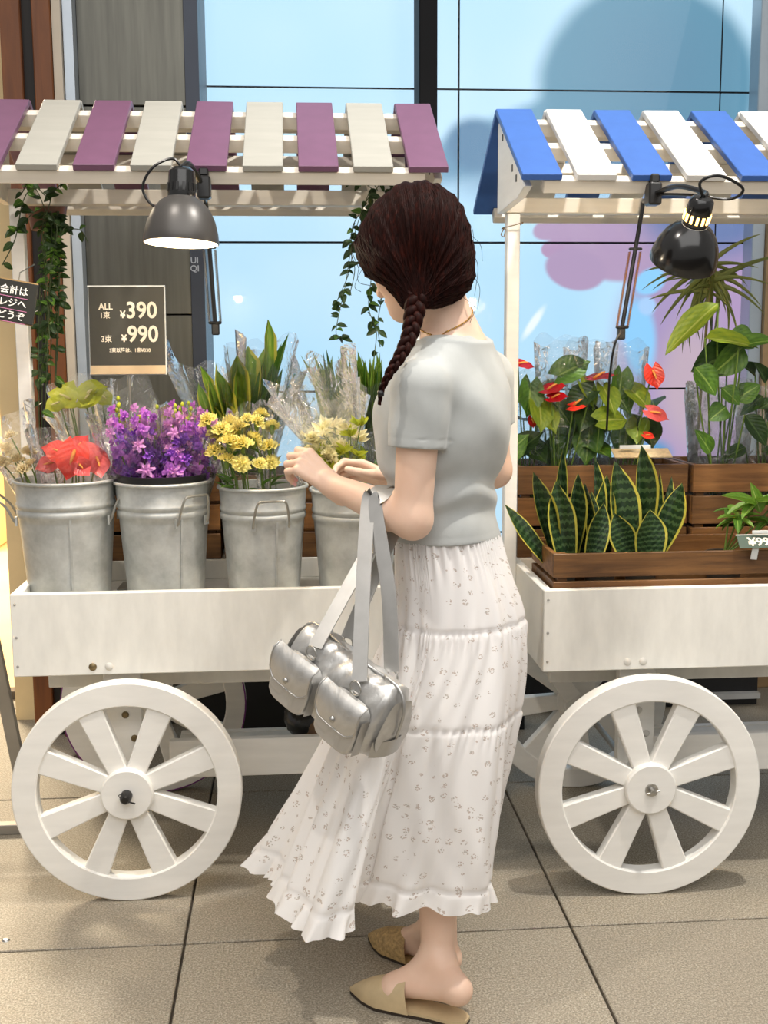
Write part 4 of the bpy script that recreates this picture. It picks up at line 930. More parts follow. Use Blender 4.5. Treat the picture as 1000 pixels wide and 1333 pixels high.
film(b, Vector((-.0, 0, .11)), Vector((0, 0, .46)), .07, .10, seed=77, jag=.03, squash=.8, cr=.3); film(b, Vector((-.02, 0, .11)), Vector((-.02, 0, .44)), .062, .085, seed=78, jag=.04, squash=.7, cr=.3)
ob = Vector((1.33, 3.15, .757)); b = bunch('wrapped_pot_plant', 'wrapped leafy pot plant beside the tan wall', 'plant', ob); pot(b, .055, .12)
for k in range(14):
    c = PY(ru(970, 1040), ru(480, 590), 3.1)-ob; d = Vector((ru(-1, 1), ru(-.6, .1), ru(-.3, .8))).normalized(); orient(PH[random.choice((1, 1, 2))], 'leaf', b, c, c+d*.08, .04, up=(0, -1, .5)); stem(b, [c, c*.6, Vector((0, 0, .11))], .002)
film(b, Vector((0, 0, .11)), Vector((0, 0, .45)), .07, .09, seed=79, jag=.03, cr=.3)
ob = Vector((1.14, 3.20, .757)); b = bunch('grassy_palm', 'thin grassy palm with drooping blades behind the philodendron', 'plant', ob); pot(b, .045, .12)
ctr = PY(925, 360, 3.17)-ob; GB = [leaf_me('leaf', point, LDRY, .5, .1, nv=10, nu=3), leaf_me('leaf', point, LDRY, .25, .1, nv=10, nu=3)]
stem(b, [Vector((0, 0, .11)), ctr*.5+Vector((0, 0, .05)), ctr], .004, simple('tan_cane', '#8f8350', .6))
for k in range(60):
    a = rr.uniform(0, 6.28); e = rr.uniform(-1.5, .9); d = Vector((cos(a), sin(a)*.5, e)).normalized(); L = rr.uniform(.10, .20)
    orient(GB[k % 2], 'leaf', b, ctr+Vector((0, 0, rr.uniform(-.05, .03))), ctr+d*L, rr.uniform(.0035, .006), up=(0, -.2, 1))
# small schefflera by the price card
ob = Vector((1.085, 2.80, .703)); b = bunch('small_schefflera', 'small potted plant with light green finger leaves behind the price card', 'plant', ob); pot(b, .05, .09)
SL = [leaf_me('leaf', ov, LSCHEF, .22, .12), leaf_me('leaf', ov, LMID, .3, .12), leaf_me('leaf', ov, LSCHEF, .05, .16)]
for (hx, hy, Y, n, r_) in ((985, 655, 2.76, 8, .085), (960, 675, 2.74, 7, .06), (1000, 680, 2.76, 7, .06), (950, 665, 2.80, 6, .05), (1010, 655, 2.80, 6, .07)):
    h = PY(hx, hy, Y)-ob; stem(b, [Vector((0, 0, .08)), h*.6+Vector((0, 0, .03)), h], .0025)
    for k in range(n):
        a = 2*pi*k/n+rr.uniform(-.2, .2); d = Vector((cos(a), sin(a)*.8-.1, rr.uniform(-.35, .35))).normalized(); orient(SL[rr.randrange(3)], 'leaf', b, h, h+d*r_*rr.uniform(.8, 1.1), r_*.36)
orient(SL[2], 'leaf', b, PY(990, 668, 2.75)-ob, PY(978, 628, 2.75)-ob, .03, up=(0, -1, .2))
orient(SL[2], 'leaf', b, PY(985, 658, 2.74)-ob, PY(940, 643, 2.72)-ob, .024, up=(0, -.5, 1))
# ================================================================ PERSON
class SDF:
    @staticmethod
    def cap(p, a, b, ra, rb):
        a = np.asarray(a, float); b = np.asarray(b, float); ab = b-a; t = np.clip(((p-a)@ab)/(ab@ab), 0, 1)
        return np.linalg.norm(p-a-t[:, None]*ab, axis=1)-(ra+(rb-ra)*t)
    @staticmethod
    def ell(p, c, R, r):     # R rows = axes
        q = (p-np.asarray(c))@np.asarray(R).T/np.asarray(r); k = np.linalg.norm(q, axis=1)
        return (k-1)*min(r)*.55+(k-1)*.45*np.mean(r)
    @staticmethod
    def smin(a, b, k):
        h = np.clip(.5+.5*(b-a)/k, 0, 1); return b+(a-b)*h-k*h*(1-h)
def sdf_mesh(name, fn, lo, hi, h, mat, band=6.0):
    lo = np.asarray(lo, float); n4 = np.ceil((np.asarray(hi)-lo)/(4*h)).astype(int); H = 4*h
    ax = [lo[i]+(np.arange(n4[i])+.5)*H-.5*h for i in range(3)]
    G = np.stack(np.meshgrid(*ax, indexing='ij'), -1).reshape(-1, 3); fc = fn(G).reshape(n4)
    f = np.repeat(np.repeat(np.repeat(fc, 4, 0), 4, 1), 4, 2).astype(np.float32)
    act = np.argwhere(np.abs(fc) < band*h)
    off = np.stack(np.meshgrid(*[np.arange(4)]*3, indexing='ij'), -1).reshape(-1, 3)
    idx = (act[:, None, :]*4+off[None]).reshape(-1, 3)
    for s in range(0, len(idx), 400000):
        I = idx[s:s+400000]; f[I[:, 0], I[:, 1], I[:, 2]] = fn(lo+I*h)
    sg = f < 0; nx, ny, nz = f.shape
    cnt = np.zeros((nx-1, ny-1, nz-1), np.int8)
    for dx in (0, 1):
        for dy in (0, 1):
            for dz in (0, 1): cnt += sg[dx:nx-1+dx, dy:ny-1+dy, dz:nz-1+dz]
    cells = np.argwhere((cnt > 0) & (cnt < 8)); vid = -np.ones(cnt.shape, np.int32); vid[cells[:, 0], cells[:, 1], cells[:, 2]] = np.arange(len(cells))
    acc = np.zeros((len(cells), 3)); nn = np.zeros(len(cells))
    corners = [(0, 0, 0), (1, 0, 0), (0, 1, 0), (1, 1, 0), (0, 0, 1), (1, 0, 1), (0, 1, 1), (1, 1, 1)]
    vals = [f[cells[:, 0]+c[0], cells[:, 1]+c[1], cells[:, 2]+c[2]] for c in corners]
    for i in range(8):
        for j in range(i+1, 8):
            d = np.array(corners[j])-np.array(corners[i])
            if np.abs(d).sum() != 1: continue
            a, b = vals[i], vals[j]; m = (a < 0) != (b < 0); t = np.where(m, a/np.where(m, a-b, 1), 0)
            acc += np.where(m[:, None], np.array(corners[i])+t[:, None]*d, 0); nn += m
    V = lo+(cells+acc/nn[:, None])*h; F_ = []
    for axis in range(3):
        sl0 = [slice(None)]*3; sl1 = [slice(None)]*3; sl0[axis] = slice(0, -1); sl1[axis] = slice(1, None)
        e = np.argwhere(sg[tuple(sl0)] != sg[tuple(sl1)]); u, v = [(1, 2), (2, 0), (0, 1)][axis]
        e = e[(e[:, u] > 0) & (e[:, v] > 0) & (e[:, u] < f.shape[u]-1) & (e[:, v] < f.shape[v]-1)]
        flip = sg[e[:, 0], e[:, 1], e[:, 2]]
        q = []
        for du, dv in ((1, 1), (0, 1), (0, 0), (1, 0)):
            c = e.copy(); c[:, u] -= du; c[:, v] -= dv; q.append(vid[c[:, 0], c[:, 1], c[:, 2]])
        q = np.stack(q, 1); q[~flip] = q[~flip][:, ::-1]; F_.append(q)
    Fq = np.concatenate(F_); Fq = Fq[(Fq >= 0).all(1)]
    # light smoothing
    me = bpy.data.meshes.new(name); me.vertices.add(len(V)); me.vertices.foreach_set('co', V.astype(np.float32).ravel())
    me.loops.add(len(Fq)*4); me.loops.foreach_set('vertex_index', Fq.astype(np.int32).ravel())
    me.polygons.add(len(Fq)); me.polygons.foreach_set('loop_start', np.arange(0, len(Fq)*4, 4, dtype=np.int32)); me.polygons.foreach_set('loop_total', np.full(len(Fq), 4, np.int32))
    me.update(calc_edges=True); me.polygons.foreach_set('use_smooth', np.ones(len(Fq), bool)); me.materials.append(mat); me.validate(); return me
def N(v): v = np.asarray(v, float); return v/np.linalg.norm(v)
def J(px, py, Y): return np.array(PY(px, py, Y))
cap, ell, smin = SDF.cap, SDF.ell, SDF.smin
TH = radians(36); fw = np.array([-cos(TH), sin(TH), 0]); lf = np.array([-sin(TH), -cos(TH), 0]); up_ = np.array([0, 0, 1.])
# torso stack in height: centre x,y half width a (to the side) half depth b
def stack(rows):
    rows = sorted(rows); R0 = np.array(rows); zf = np.linspace(R0[0, 0], R0[-1, 0], 160); cols = []
    for k in range(5):
        y0 = np.interp(zf, R0[:, 0], R0[:, k]); y1 = y0.copy()
        for _ in range(3): y1 = np.convolve(np.pad(y1, 7, 'edge'), np.ones(15)/15, 'valid')
        cols.append(zf if k == 0 else y1)
    rows = list(zip(*cols)); z = np.array([r[0] for r in rows]); cx = np.array([r[1] for r in rows]); cy = np.array([r[2] for r in rows]); a = np.array([r[3] for r in rows]); b = np.array([r[4] for r in rows])
    def g(zq, y):
        i = np.clip(np.searchsorted(z, zq)-1, 0, len(z)-2); t = np.clip((zq-z[i])/(z[i+1]-z[i]), 0, 1); return y[i]+(y[i+1]-y[i])*t
    def f(p, off=0.0):
        zq = p[:, 2]; dx = p[:, 0]-g(zq, cx); dy = p[:, 1]-g(zq, cy); A = g(zq, a)+off; B = g(zq, b)+off
        u = dx*lf[0]+dy*lf[1]; v = dx*fw[0]+dy*fw[1]
        k = (np.abs(u/A)**2.3+np.abs(v/B)**2.3)**(1/2.3)
        d = (k-1)*np.minimum(A, B)*.9
        return np.maximum(d, np.maximum(z[0]-zq, zq-z[-1]))
    return f
def tc(px, py, Y=2.30): return J(px, py, Y)
rows = []
for (pl, pr, py, a) in ((513, 657, 716, .128), (511, 650, 690, .124), (506, 643, 655, .122), (502, 648, 620, .126), (492, 658, 580, .134), (487, 664, 550, .142), (493, 665, 515, .152), (507, 660, 488, .150), (530, 648, 464, .118), (552, 634, 446, .07)):
    c = tc((pl+pr)/2, py); hw = (pr-pl)/2/1500*2.33; b = sqrt(max(.0025, hw*hw-(a*sin(TH))**2))/cos(TH)
    rows.append((c[2], c[0], c[1], a, min(b, .14)))
torso = stack(rows)
shL, elL, wrL = J(548, 503, 2.165), J(537, 676, 2.155), J(432, 632, 2.315)
shR, elR, wrR = J(634, 488, 2.43), J(643, 612, 2.47), J(512, 627, 2.53)
ncB, ncT = J(592, 432, 2.31), J(567, 372, 2.30)
hd = J(540, 330, 2.29)
fh = N((-.60, .72, -.34)); rgt_h = N(np.cross(fh, up_)); uph = np.cross(rgt_h, fh); lh = -rgt_h
def hand(w, d, s, n, L, curls, spread, thumb):
    d = N(d); s = N(np.asarray(s)-np.dot(s, d)*d); n = N(n); P = []
    kn = []
    for i, (o, l) in enumerate(((.026, .082), (.009, .086), (-.009, .082), (-.025, .074))): kn.append(w+d*l*L+s*o*L)
    for i, k in enumerate(kn): P.append((w+s*(.014-.009*i)*L+d*.012, k, .0125*L, .0105*L))
    P.append((w-d*.03, w+d*.02, .0235*L, .021*L))
    lens = ((.041, .025, .020), (.045, .028, .021), (.042, .026, .020), (.033, .020, .018)); tips = []
    for i, k in enumerate(kn):
        a = k.copy(); ang = 0; r = (.0088, .0089, .0085, .0076)[i]*L; side = (1.5-i)*spread
        for j, l in enumerate(lens[i]):
            ang += curls[i][j]; dd = N(d*cos(ang)+n*sin(ang)+s*side*cos(ang)); b = a+dd*l*L
            P.append((a, b, r*(1-.10*j), r*(.93-.12*j))); a = b
        tips.append((a, dd, N(np.cross(s, dd)), r))
    a = w+s*.020*L+d*.018*L+n*.006*L
    for j, (l, v, r) in enumerate(zip((.044, .031, .026), thumb, (.0135, .0105, .0092))):
        v = N(d*v[0]+s*v[1]+n*v[2]); b = a+v*l*L; P.append((a, b, r*L, r*.86*L)); a = b
    tips.append((a, v, n, .009*L)); return P, tips
dL = N((-.68, .20, .58)); sL = N((.42, .58, .70)); sL = N(sL-np.dot(sL, dL)*dL); nL = np.cross(dL, sL)
HLp, tipL = hand(wrL, dL, sL, nL, .97, ((.85, 1.0, .5), (.95, 1.05, .55), (1.0, 1.0, .55), (1.0, .95, .5)), .10, ((.75, .25, .75), (.85, .0, .7), (.8, -.1, .6)))
dR = N((-.90, .10, .33)); sR = N((.05, -.72, .62)); sR = N(sR-np.dot(sR, dR)*dR); nR = np.cross(sR, dR)
HRp, tipR = hand(wrR, dR, sR, nR, .97, ((.35, .75, .45), (.5, .8, .5), (.6, .85, .5), (.65, .9, .5)), .06, ((.75, .45, .50), (.95, .05, .25), (1., -.05, .1)))
# legs
hipL, hipR = J(578, 770, 2.26), J(606, 770, 2.36)
knL, anL = J(574, 985, 2.275), J(569, 1252, 2.15)
knR, anR = J(622, 985, 2.41), J(553, 1222, 2.40)
def foot_pts(toe, heel, z): return toe, heel
toeL = np.array(PZ(472, 1290, .012)); heL = np.array(PZ(596, 1302, .045)); bL = toeL+(heL-toeL)*.34
toeR = np.array(PZ(492, 1222, .012)); heR = np.array(PZ(590, 1262, .020)); heR = toeR+N(heR-toeR)*.20; bR = toeR+(heR-toeR)*.36
anR = np.array([heR[0]-.03*N(heR-toeR)[0], heR[1]-.03*N(heR-toeR)[1], .10])
calfL = knL+(anL-knL)*.32; calfR = knR+(anR-knR)*.32
def leg(p, hip, kn, calf, an, he, ball, toe):
    d = cap(p, hip, kn, .078, .052); d = smin(d, cap(p, kn, calf, .050, .052), .03); d = smin(d, cap(p, calf, an, .052, .0305), .03)
    d = smin(d, cap(p, an, he+np.array([0, 0, .022]), .031, .027), .022); d = smin(d, cap(p, an+np.array([0, 0, -.005]), ball+np.array([0, 0, .022]), .030, .020), .03)
    d = smin(d, cap(p, he+np.array([0, 0, .020]), ball+np.array([0, 0, .018]), .023, .020), .02)
    side = N(np.cross(toe-he, up_))
    d = smin(d, cap(p, ball+side*.014+np.array([0, 0, .014]), toe*.8+ball*.2+np.array([0, 0, .010]), .020, .012), .014); d = smin(d, cap(p, ball-side*.014+np.array([0, 0, .014]), toe*.75+ball*.25-side*.006+np.array([0, 0, .010]), .019, .011), .014)
    return d
def arm(p, sh, el, wr, parts):
    d = cap(p, sh, el, .043, .036); m = el+(wr-el)*.28
    d = smin(d, cap(p, el, m, .036, .0365), .02); d = smin(d, cap(p, m, wr, .0365, .0235), .02)
    hc_ = (wr+parts[1][1])/2+(parts[1][1]-wr)*.4; dist = np.linalg.norm(p-hc_, axis=1); k = dist < .20; hd_ = np.maximum(dist-.12, .02); P = p[k]; q = None
    for (a, b, ra, rb) in parts:
        c = cap(P, a, b, ra, rb); q = c if q is None else smin(q, c, .0035)
    if k.any(): hd_[k] = q
    return smin(d, hd_, .012)
chin = hd+fh*.072-uph*.098
def head_sdf(p):
    R = np.stack([rgt_h, fh, uph])
    d = ell(p, hd+uph*.018-fh*.008, R, (.074, .093, .098))
    d = smin(d, ell(p, hd+fh*.026-uph*.055, R, (.054, .062, .062)), .035)
    d = smin(d, ell(p, chin+uph*.006, R, (.022, .020, .020)), .03)
    for s in (-1, 1): d = smin(d, ell(p, hd+fh*.052-uph*.030+rgt_h*s*.038, R, (.022, .024, .026)), .02)
    d = smin(d, cap(p, hd+fh*.088+uph*.002, hd+fh*.112-uph*.036, .007, .0115), .012)
    for s in (-1, 1):
        d = -smin(-d, ell(p, hd+fh*.094+uph*.004+rgt_h*s*.031, R, (.017, .012, .010)), .008)
        d = smin(d, ell(p, hd+fh*.080+uph*.003+rgt_h*s*.031, R, (.0125, .0115, .0105)), .003)
        d = smin(d, ell(p, hd-fh*.004-uph*.015+rgt_h*s*.074, R, (.008, .018, .030)), .006)
    d = smin(d, cap(p, hd+fh*.088-uph*.064+rgt_h*.016, hd+fh*.088-uph*.064-rgt_h*.016, .006, .006), .006)
    d = smin(d, cap(p, hd+fh*.086-uph*.075+rgt_h*.012, hd+fh*.086-uph*.075-rgt_h*.012, .007, .007), .005)
    return d
def body_f(p):
    d = torso(p, -.016)
    for s_ in (shL, shR): d = smin(d, cap(p, ncB-up_*.012, s_-up_*.010, .036, .038), .03)
    lw = p[:, 2] < 1.0; d2 = np.full(len(p), 1.0); P = p[lw]
    e = ell(P, (hipL+hipR)/2+np.array([0, 0, .03]), np.stack([lf, fw, up_]), (.118, .085, .11))
    e = smin(e, leg(P, hipL, knL, calfL, anL, heL, bL, toeL), .02); e = smin(e, leg(P, hipR, knR, calfR, anR, heR, bR, toeR), .006)
    d2[lw] = e; d = smin(d, d2, .04)
    d = smin(d, arm(p, shL, elL, wrL, HLp), .012); d = smin(d, arm(p, shR, elR, wrR, HRp), .012)
    d = smin(d, cap(p, ncB-np.array([0, 0, .03]), ncT, .056, .050), .03)
    k = p[:, 2] > hd[2]-.24; hs = np.full(len(p), 1.0); hs[k] = head_sdf(p[k])
    return smin(d, hs, .025)
def skin_mat():
    t = NT('skin'); v = t.coord('Object'); f = t.noise(v, 9, 4); f2 = t.noise(v, 240, 2)
    c = t.ramp(f, [(.3, srgb('#dcb59c')), (.7, srgb('#e6c6b0'))]); t.link(c, t.b.inputs['Base Color'])
    t.b.inputs['Subsurface Weight'].default_value = .08; t.b.inputs['Subsurface Radius'].default_value = (.012, .005, .003); t.b.inputs['Subsurface Scale'].default_value = 1.0
    t.b.inputs['Roughness'].default_value = .48; t.bump(f2, .06, .001); return t.m
SKIN = skin_mat()
pbase = Vector(((heL+toeR)[0]/2, (heL+toeR)[1]/2, 0))
person = empty('person', (0, 0, 0), 0, 'person in grey tee and long white floral skirt reaching for wrapped flowers', 'person')
allp = np.array([toeL, toeR, heL, wrL, wrR, hd, elR, elL, shR] + [t[0] for t in tipL+tipR])
lo = allp.min(0)-.13; hi = allp.max(0)+.17; lo[2] = -.02
place('body', sdf_mesh('body', body_f, lo, hi, .0032, SKIN), person)
# nails
NAIL = simple('fingernail', '#f0b9b4', .25, var=.03)
for (a, d, n, r) in tipR[:1]+tipR[-1:]+tipL:
    d = N(d); nn = N(n-np.dot(n, d)*d); back = -nn; s = np.cross(d, back); m = MB()
    def fn(u, v, a=a, d=d, back=back, s=s, r=r):
        w = (u-.5)*1.5; q = a+d*(v*.010-.004)+s*sin(w)*r*.80+back*(cos(w)*r*.80+.0006*(1)); return tuple(q)
    m.grid(fn, 6, 5).build('fingernail', NAIL, person, smooth=2)
# eyes and lips
for s in (-1, 1):
    MB().lathe([(0, .002), (.004, .0015), (.0085, 0)], 14, R=Matrix(np.stack([rgt_h, uph, fh]).T.tolist()), c=hd+fh*.0915+uph*.003+rgt_h*s*.031).build('iris', simple('dark_iris', '#1c120d', .15), person, smooth=2)
MB().tube([tuple(hd+fh*(.0935-.003*abs(k))-uph*.069+rgt_h*.0075*k) for k in (-2.4, -1, 0, 1, 2.4)], [.002, .0045, .0055, .0045, .002], 8).build('lips', simple('lips', '#c9746c', .4), person, smooth=2)
# ---- tee
sleeveL_end = shL+(elL-shL)*.46; sleeveR_end = shR+(elR-shR)*.5
dLs, dRs = N(elL-shL), N(elR-shR)
zhem = J(585, 706, 2.25)[2]
neckN = N(ncT-ncB+np.array([.0, -.012, .05]))
def tee_f(p):
    d = torso(p)
    sl = cap(p, shL+np.array([0, 0, -.004]), sleeveL_end+dLs*.05, .058, .0535); sl = np.maximum(sl, (p-sleeveL_end)@dLs)
    sr = cap(p, shR+np.array([0, 0, -.004]), sleeveR_end+dRs*.05, .056, .052); sr = np.maximum(sr, (p-sleeveR_end)@dRs)
    for s_ in (shL, shR): d = smin(d, cap(p, ncB-up_*.012, s_-up_*.006, .043, .050), .035)
    # folds
    z = p[:, 2]; u = p@lf; v = p@fw
    w1 = np.exp(-((z-zhem-.12)/.08)**2); d = d+.0048*w1*np.sin(62*z+9*u+10*v+1.8*np.sin(20*u)+np.sin(31*z))
    w2 = np.exp(-((z-shL[2]+.05)/.09)**2); d = d+.0022*w2*np.sin(55*(u*.6-z*.8)+4*np.sin(14*v))
    d = np.maximum(d, zhem+.004*np.sin(9*u)-z)
    sl = sl+.0036*np.sin(70*(p@dLs)*.6+50*(p@fw)+1.)*np.clip((p-shL)@dLs/.08, 0, 1)*np.clip(1.3-((p-shL)@dLs)/.09, 0, 1)
    d = smin(d, sl, .007); d = smin(d, sr, .016)
    ring = np.abs((p-sleeveL_end)@dLs+.017)-.0015; d = d+.0012*np.clip(1-np.abs((p-sleeveL_end)@dLs+.018)/.0025, 0, 1)*(np.linalg.norm(p-sleeveL_end, axis=1) < .07)
    d = d+.0012*np.clip(1-np.abs(z-zhem-.018)/.0022, 0, 1)
    # neckline: open above a tilted plane around the neck
    q = p-(ncB-up_*.002); hN = q@neckN; rad_ = np.linalg.norm(q-hN[:, None]*neckN, axis=1)
    cut = np.maximum(-(hN-.000), rad_-.0665-np.clip(hN, 0, 1)*.9)
    d = np.maximum(d, -cut)
    rib = np.clip(1-np.abs(rad_-.075-np.clip(hN, -1, 1)*.4)/.0025, 0, 1)*(np.abs(hN) < .03); d = d+.001*rib
    return d
def tee_mat():
    t = NT('grey_jersey'); v = t.coord('Object'); f = t.noise(v, 12, 3); f2 = t.noise(v, 500, 2)
    t.link(t.ramp(f, [(.3, srgb('#a8aba9')), (.7, srgb('#b5b8b6'))]), t.b.inputs['Base Color']); t.b.inputs['Roughness'].default_value = .75
    t.b.inputs['Sheen Weight'].default_value = .15; t.bump(f2, .15, .001); return t.m
a_ = np.array([shL, shR, sleeveL_end, sleeveR_end, ncB, tc(500, 560), tc(665, 700), tc(505, 706)]); lo = a_.min(0)-.10; hi = a_.max(0)+.10; lo[2] = zhem-.02
place('tee_shirt', sdf_mesh('tee_shirt', tee_f, lo, hi, .0036, tee_mat()), person)
# ---- hair
bb0 = J(544, 392, 2.215)
R_h = np.stack([rgt_h, fh, uph])
def hair_f(p):
    d = ell(p, hd+uph*.028-fh*.014, R_h, (.092, .110, .104))
    d = smin(d, ell(p, J(575, 345, 2.27), np.eye(3), (.060, .075, .062)), .04)
    d = smin(d, ell(p, J(566, 372, 2.25), np.eye(3), (.045, .055, .034)), .03)
    d = smin(d, ell(p, J(502, 322, 2.285), np.eye(3), (.050, .06, .055)), .04)
    d = smin(d, cap(p, J(515, 345, 2.235), bb0, .040, .026), .03)
    d = smin(d, cap(p, J(590, 360, 2.25), bb0, .034, .024), .025)
    # fringe hanging beside the cheek
    d = smin(d, cap(p, J(480, 322, 2.31), J(484, 366, 2.335), .022, .007), .02)
    # face opening
    cut = ell(p, hd+fh*.125-uph*.050, R_h, (.066, .085, .095)); d = np.maximum(d, -cut)
    nk = cap(p, ncB, ncB+(ncT-ncB)*.9-fh*-.01, .051, .047)
    q = p-bb0; ang = np.arctan2(q[:, 2], q[:, 0]); d = d+.0016*np.sin(ang*34+3*np.sin(ang*5)+p[:, 1]*20)+.0012*np.sin(ang*71+1)
    d = np.maximum(d, -(p[:, 2]-(J(560, 402, 2.25)[2])))
    return d
def hair_mat():
    t = NT('dark_brown_hair'); v = t.coord('Object', (1, 1, .22), (0, .35, 0)); f = t.noise(v, 130, 4, .6); f2 = t.noise(v, 22, 3)
    c = t.ramp(f, [(.3, srgb('#120605')), (.55, srgb('#240c08')), (.8, srgb('#44180e'))]); c = t.mix(t.math('MULTIPLY', f2, .4), c, srgb('#1a0b08'))
    t.link(c, t.b.inputs['Base Color']); t.b.inputs['Roughness'].default_value = .55; t.b.inputs['Specular IOR Level'].default_value = .07; t.bump(f, .35, .003); return t.m
HAIR = hair_mat()
lo = np.minimum(hd, bb0)-.19; hi = np.maximum(hd, bb0)+.19
hair = place('hair', sdf_mesh('hair', hair_f, lo, hi, .0036, HAIR), person)
# braid: three strands woven along a path over the left shoulder
path = catmull([J(543, 384, 2.20), J(539, 411, 2.175), J(533, 438, 2.15), J(521, 463, 2.125), J(507, 486, 2.11), J(497, 508, 2.11), J(494, 527, 2.115)], 14)
n_ = len(path)
def braid_r(t): return np.interp(t, [0, .1, .45, .75, 1], [.0175, .016, .0105, .0055, .0025])
for k in range(3):
    pts = []; rr_ = []
    for i, c in enumerate(path):
        t = i/(n_-1); d = (path[min(i+1, n_-1)]-path[max(i-1, 0)]).normalized(); x = d.cross(Vector((0, 1, 0))).normalized(); y = d.cross(x)
        ph = 2*pi*(t*4.2+k/3); r = braid_r(t); pts.append(c+x*(r*.72*sin(ph))+y*(r*.42*sin(2*ph))); rr_.append(r*.62)
    MB().tube(pts, rr_, 10).build('braid_strand', HAIR, hair, smooth=2)
tl = path[-1]; MB().lathe([(0, -.006), (.006, -.005), (.0065, .005), (0, .006)], 12, path[-12]).build('hair_tie', BLACK, hair, smooth=2)
# strands on the surface and stray hairs
rs_ = random.Random(12); m = MB(); crown = hd+uph*.13-fh*.03
Cc = hd+uph*.02-fh*.012
D0 = []; D1 = []
for k in range(620):
    a = rs_.uniform(-pi, pi); e0 = rs_.uniform(.1, 1.25)
    D0.append(N(rgt_h*cos(a)*sin(e0)+(-fh)*sin(a)*sin(e0)+uph*cos(e0)))
    D1.append(N(bb0-Cc+np.array([rs_.uniform(-.02, .02), rs_.uniform(-.02, .0), rs_.uniform(0, .03)])))
D0 = np.array(D0); D1 = np.array(D1); om = np.arccos(np.clip((D0*D1).sum(1), -1, 1))[:, None]; P13 = []
for q in range(13):
    t = q/12; v = (np.sin((1-t)*om)*D0+np.sin(t*om)*D1)/np.sin(om); v = v+np.array([0, 0, -.18*sin(pi*t)]); v /= np.linalg.norm(v, axis=1)[:, None]
    lo_ = np.full(len(v), .04); hi_ = np.full(len(v), .2)
    for _ in range(12):
        mid = (lo_+hi_)/2; ins = hair_f(Cc+v*mid[:, None]) < 0; lo_ = np.where(ins, mid, lo_); hi_ = np.where(ins, hi_, mid)
    P13.append(Cc+v*(lo_+.0005)[:, None])
for k in range(len(D0)): m.tube([Vector(P13[q][k]) for q in range(13)], [.0011]*3+[.0013]*7+[.001]*3, 4, caps=False)
o = m.build('hair_strands', HAIR, hair, smooth=2, fix=False); o['kind'] = 'stuff'
m = MB()
for (x0, y0, x1, y1, x2, y2) in ((608, 320, 622, 345, 618, 385), (605, 300, 625, 318, 628, 340), (600, 385, 618, 400, 612, 420), (470, 335, 466, 365, 482, 372), (474, 345, 462, 372, 470, 380), (590, 280, 614, 296, 616, 330), (606, 350, 624, 372, 622, 402), (478, 300, 458, 320, 468, 352)):
    m.tube(catmull([J(x0, y0, 2.27), J(x1, y1, 2.26), J(x2, y2, 2.26)], 8), .0006, 4, caps=False)
o = m.build('stray_hairs', HAIR, hair, smooth=2, fix=False); o['kind'] = 'stuff'
# necklace
GOLD = simple('gold_chain', '#c9a15a', .25, 1.0, var=.1)
nk_ax = N(ncT-ncB+np.array([.0, -.035, .02])); nx_ = N(np.cross(nk_ax, fw)); ny_ = np.cross(nk_ax, nx_)
nkc = ncB+up_*.036
an = 2*pi*np.arange(61)/60; Vn = np.cos(an)[:, None]*nx_+np.sin(an)[:, None]*ny_; lo_ = np.full(61, .03); hi_ = np.full(61, .13)
for _ in range(14):
    mid = (lo_+hi_)/2; ins = body_f(nkc+Vn*mid[:, None]) < .0014; lo_ = np.where(ins, mid, lo_); hi_ = np.where(ins, hi_, mid)
pts = [Vector(p) for p in nkc+Vn*hi_[:, None]]
m = MB()
for k in range(60):
    p, q = pts[k], pts[k+1]; m.tube([p, (p+q)/2, q], [.0011, .0019, .0011], 5)
o = m.build('necklace', GOLD, person, smooth=2); 

# ---- skirt
def skirt_mat():
    t = NT('white_floral_cotton'); at = t.new('ShaderNodeAttribute'); at.attribute_name = 'cloth_uv'
    v1 = t.new('ShaderNodeTexVoronoi'); v1.inputs['Scale'].default_value = 42; v1.inputs['Randomness'].default_value = .55; t.link(at.outputs['Vector'], v1.inputs['Vector'])
    v2 = t.new('ShaderNodeTexVoronoi'); v2.inputs['Scale'].default_value = 270; t.link(at.outputs['Vector'], v2.inputs['Vector'])
    near = t.math('LESS_THAN', v1.outputs['Distance'], .30); dots = t.math('LESS_THAN', v2.outputs['Distance'], .48)
    f = t.noise(at.outputs['Vector'], 45, 2); gate = t.math('GREATER_THAN', f, .34)
    mask = t.math('MULTIPLY', t.math('MULTIPLY', near, dots), gate)
    sx = t.new('ShaderNodeSeparateXYZ'); t.link(v2.outputs['Color'], sx.inputs[0])
    pc = t.ramp(sx.outputs[0], [(.2, srgb('#8f8270')), (.55, srgb('#a88a70')), (.85, srgb('#9a6f50'))])
    c = t.mix(t.math('MULTIPLY', mask, .55), srgb('#f4f2f0'), pc); t.link(c, t.b.inputs['Base Color']); t.b.inputs['Roughness'].default_value = .8
    wv = t.noise(at.outputs['Vector'], 700, 2); t.bump(wv, .1, .001)
    d = t.new('ShaderNodeBsdfTranslucent'); t.link(c, d.inputs[0]); mx = t.new('ShaderNodeMixShader'); mx.inputs[0].default_value = .22
    t.link(t.b.outputs[0], mx.inputs[1]); t.link(d.outputs[0], mx.inputs[2]); t.link(mx.outputs[0], t.out.inputs[0]); return t.m
ZH = .232
hem_px = [(638, 1176), (632, 1184), (600, 1187), (560, 1189), (522, 1186), (490, 1174), (476, 1166), (462, 1185), (440, 1217), (405, 1220), (380, 1212), (366, 1180), (350, 1152), (328, 1113)]
hem = [np.array(PZ(x, y, ZH)) for x, y in hem_px]
hem += [np.array([-.01, 2.50, ZH]), np.array([.10, 2.57, ZH]), np.array([.22, 2.55, ZH]), np.array([.33, 2.44, ZH])]
hem = hem+hem[:1]
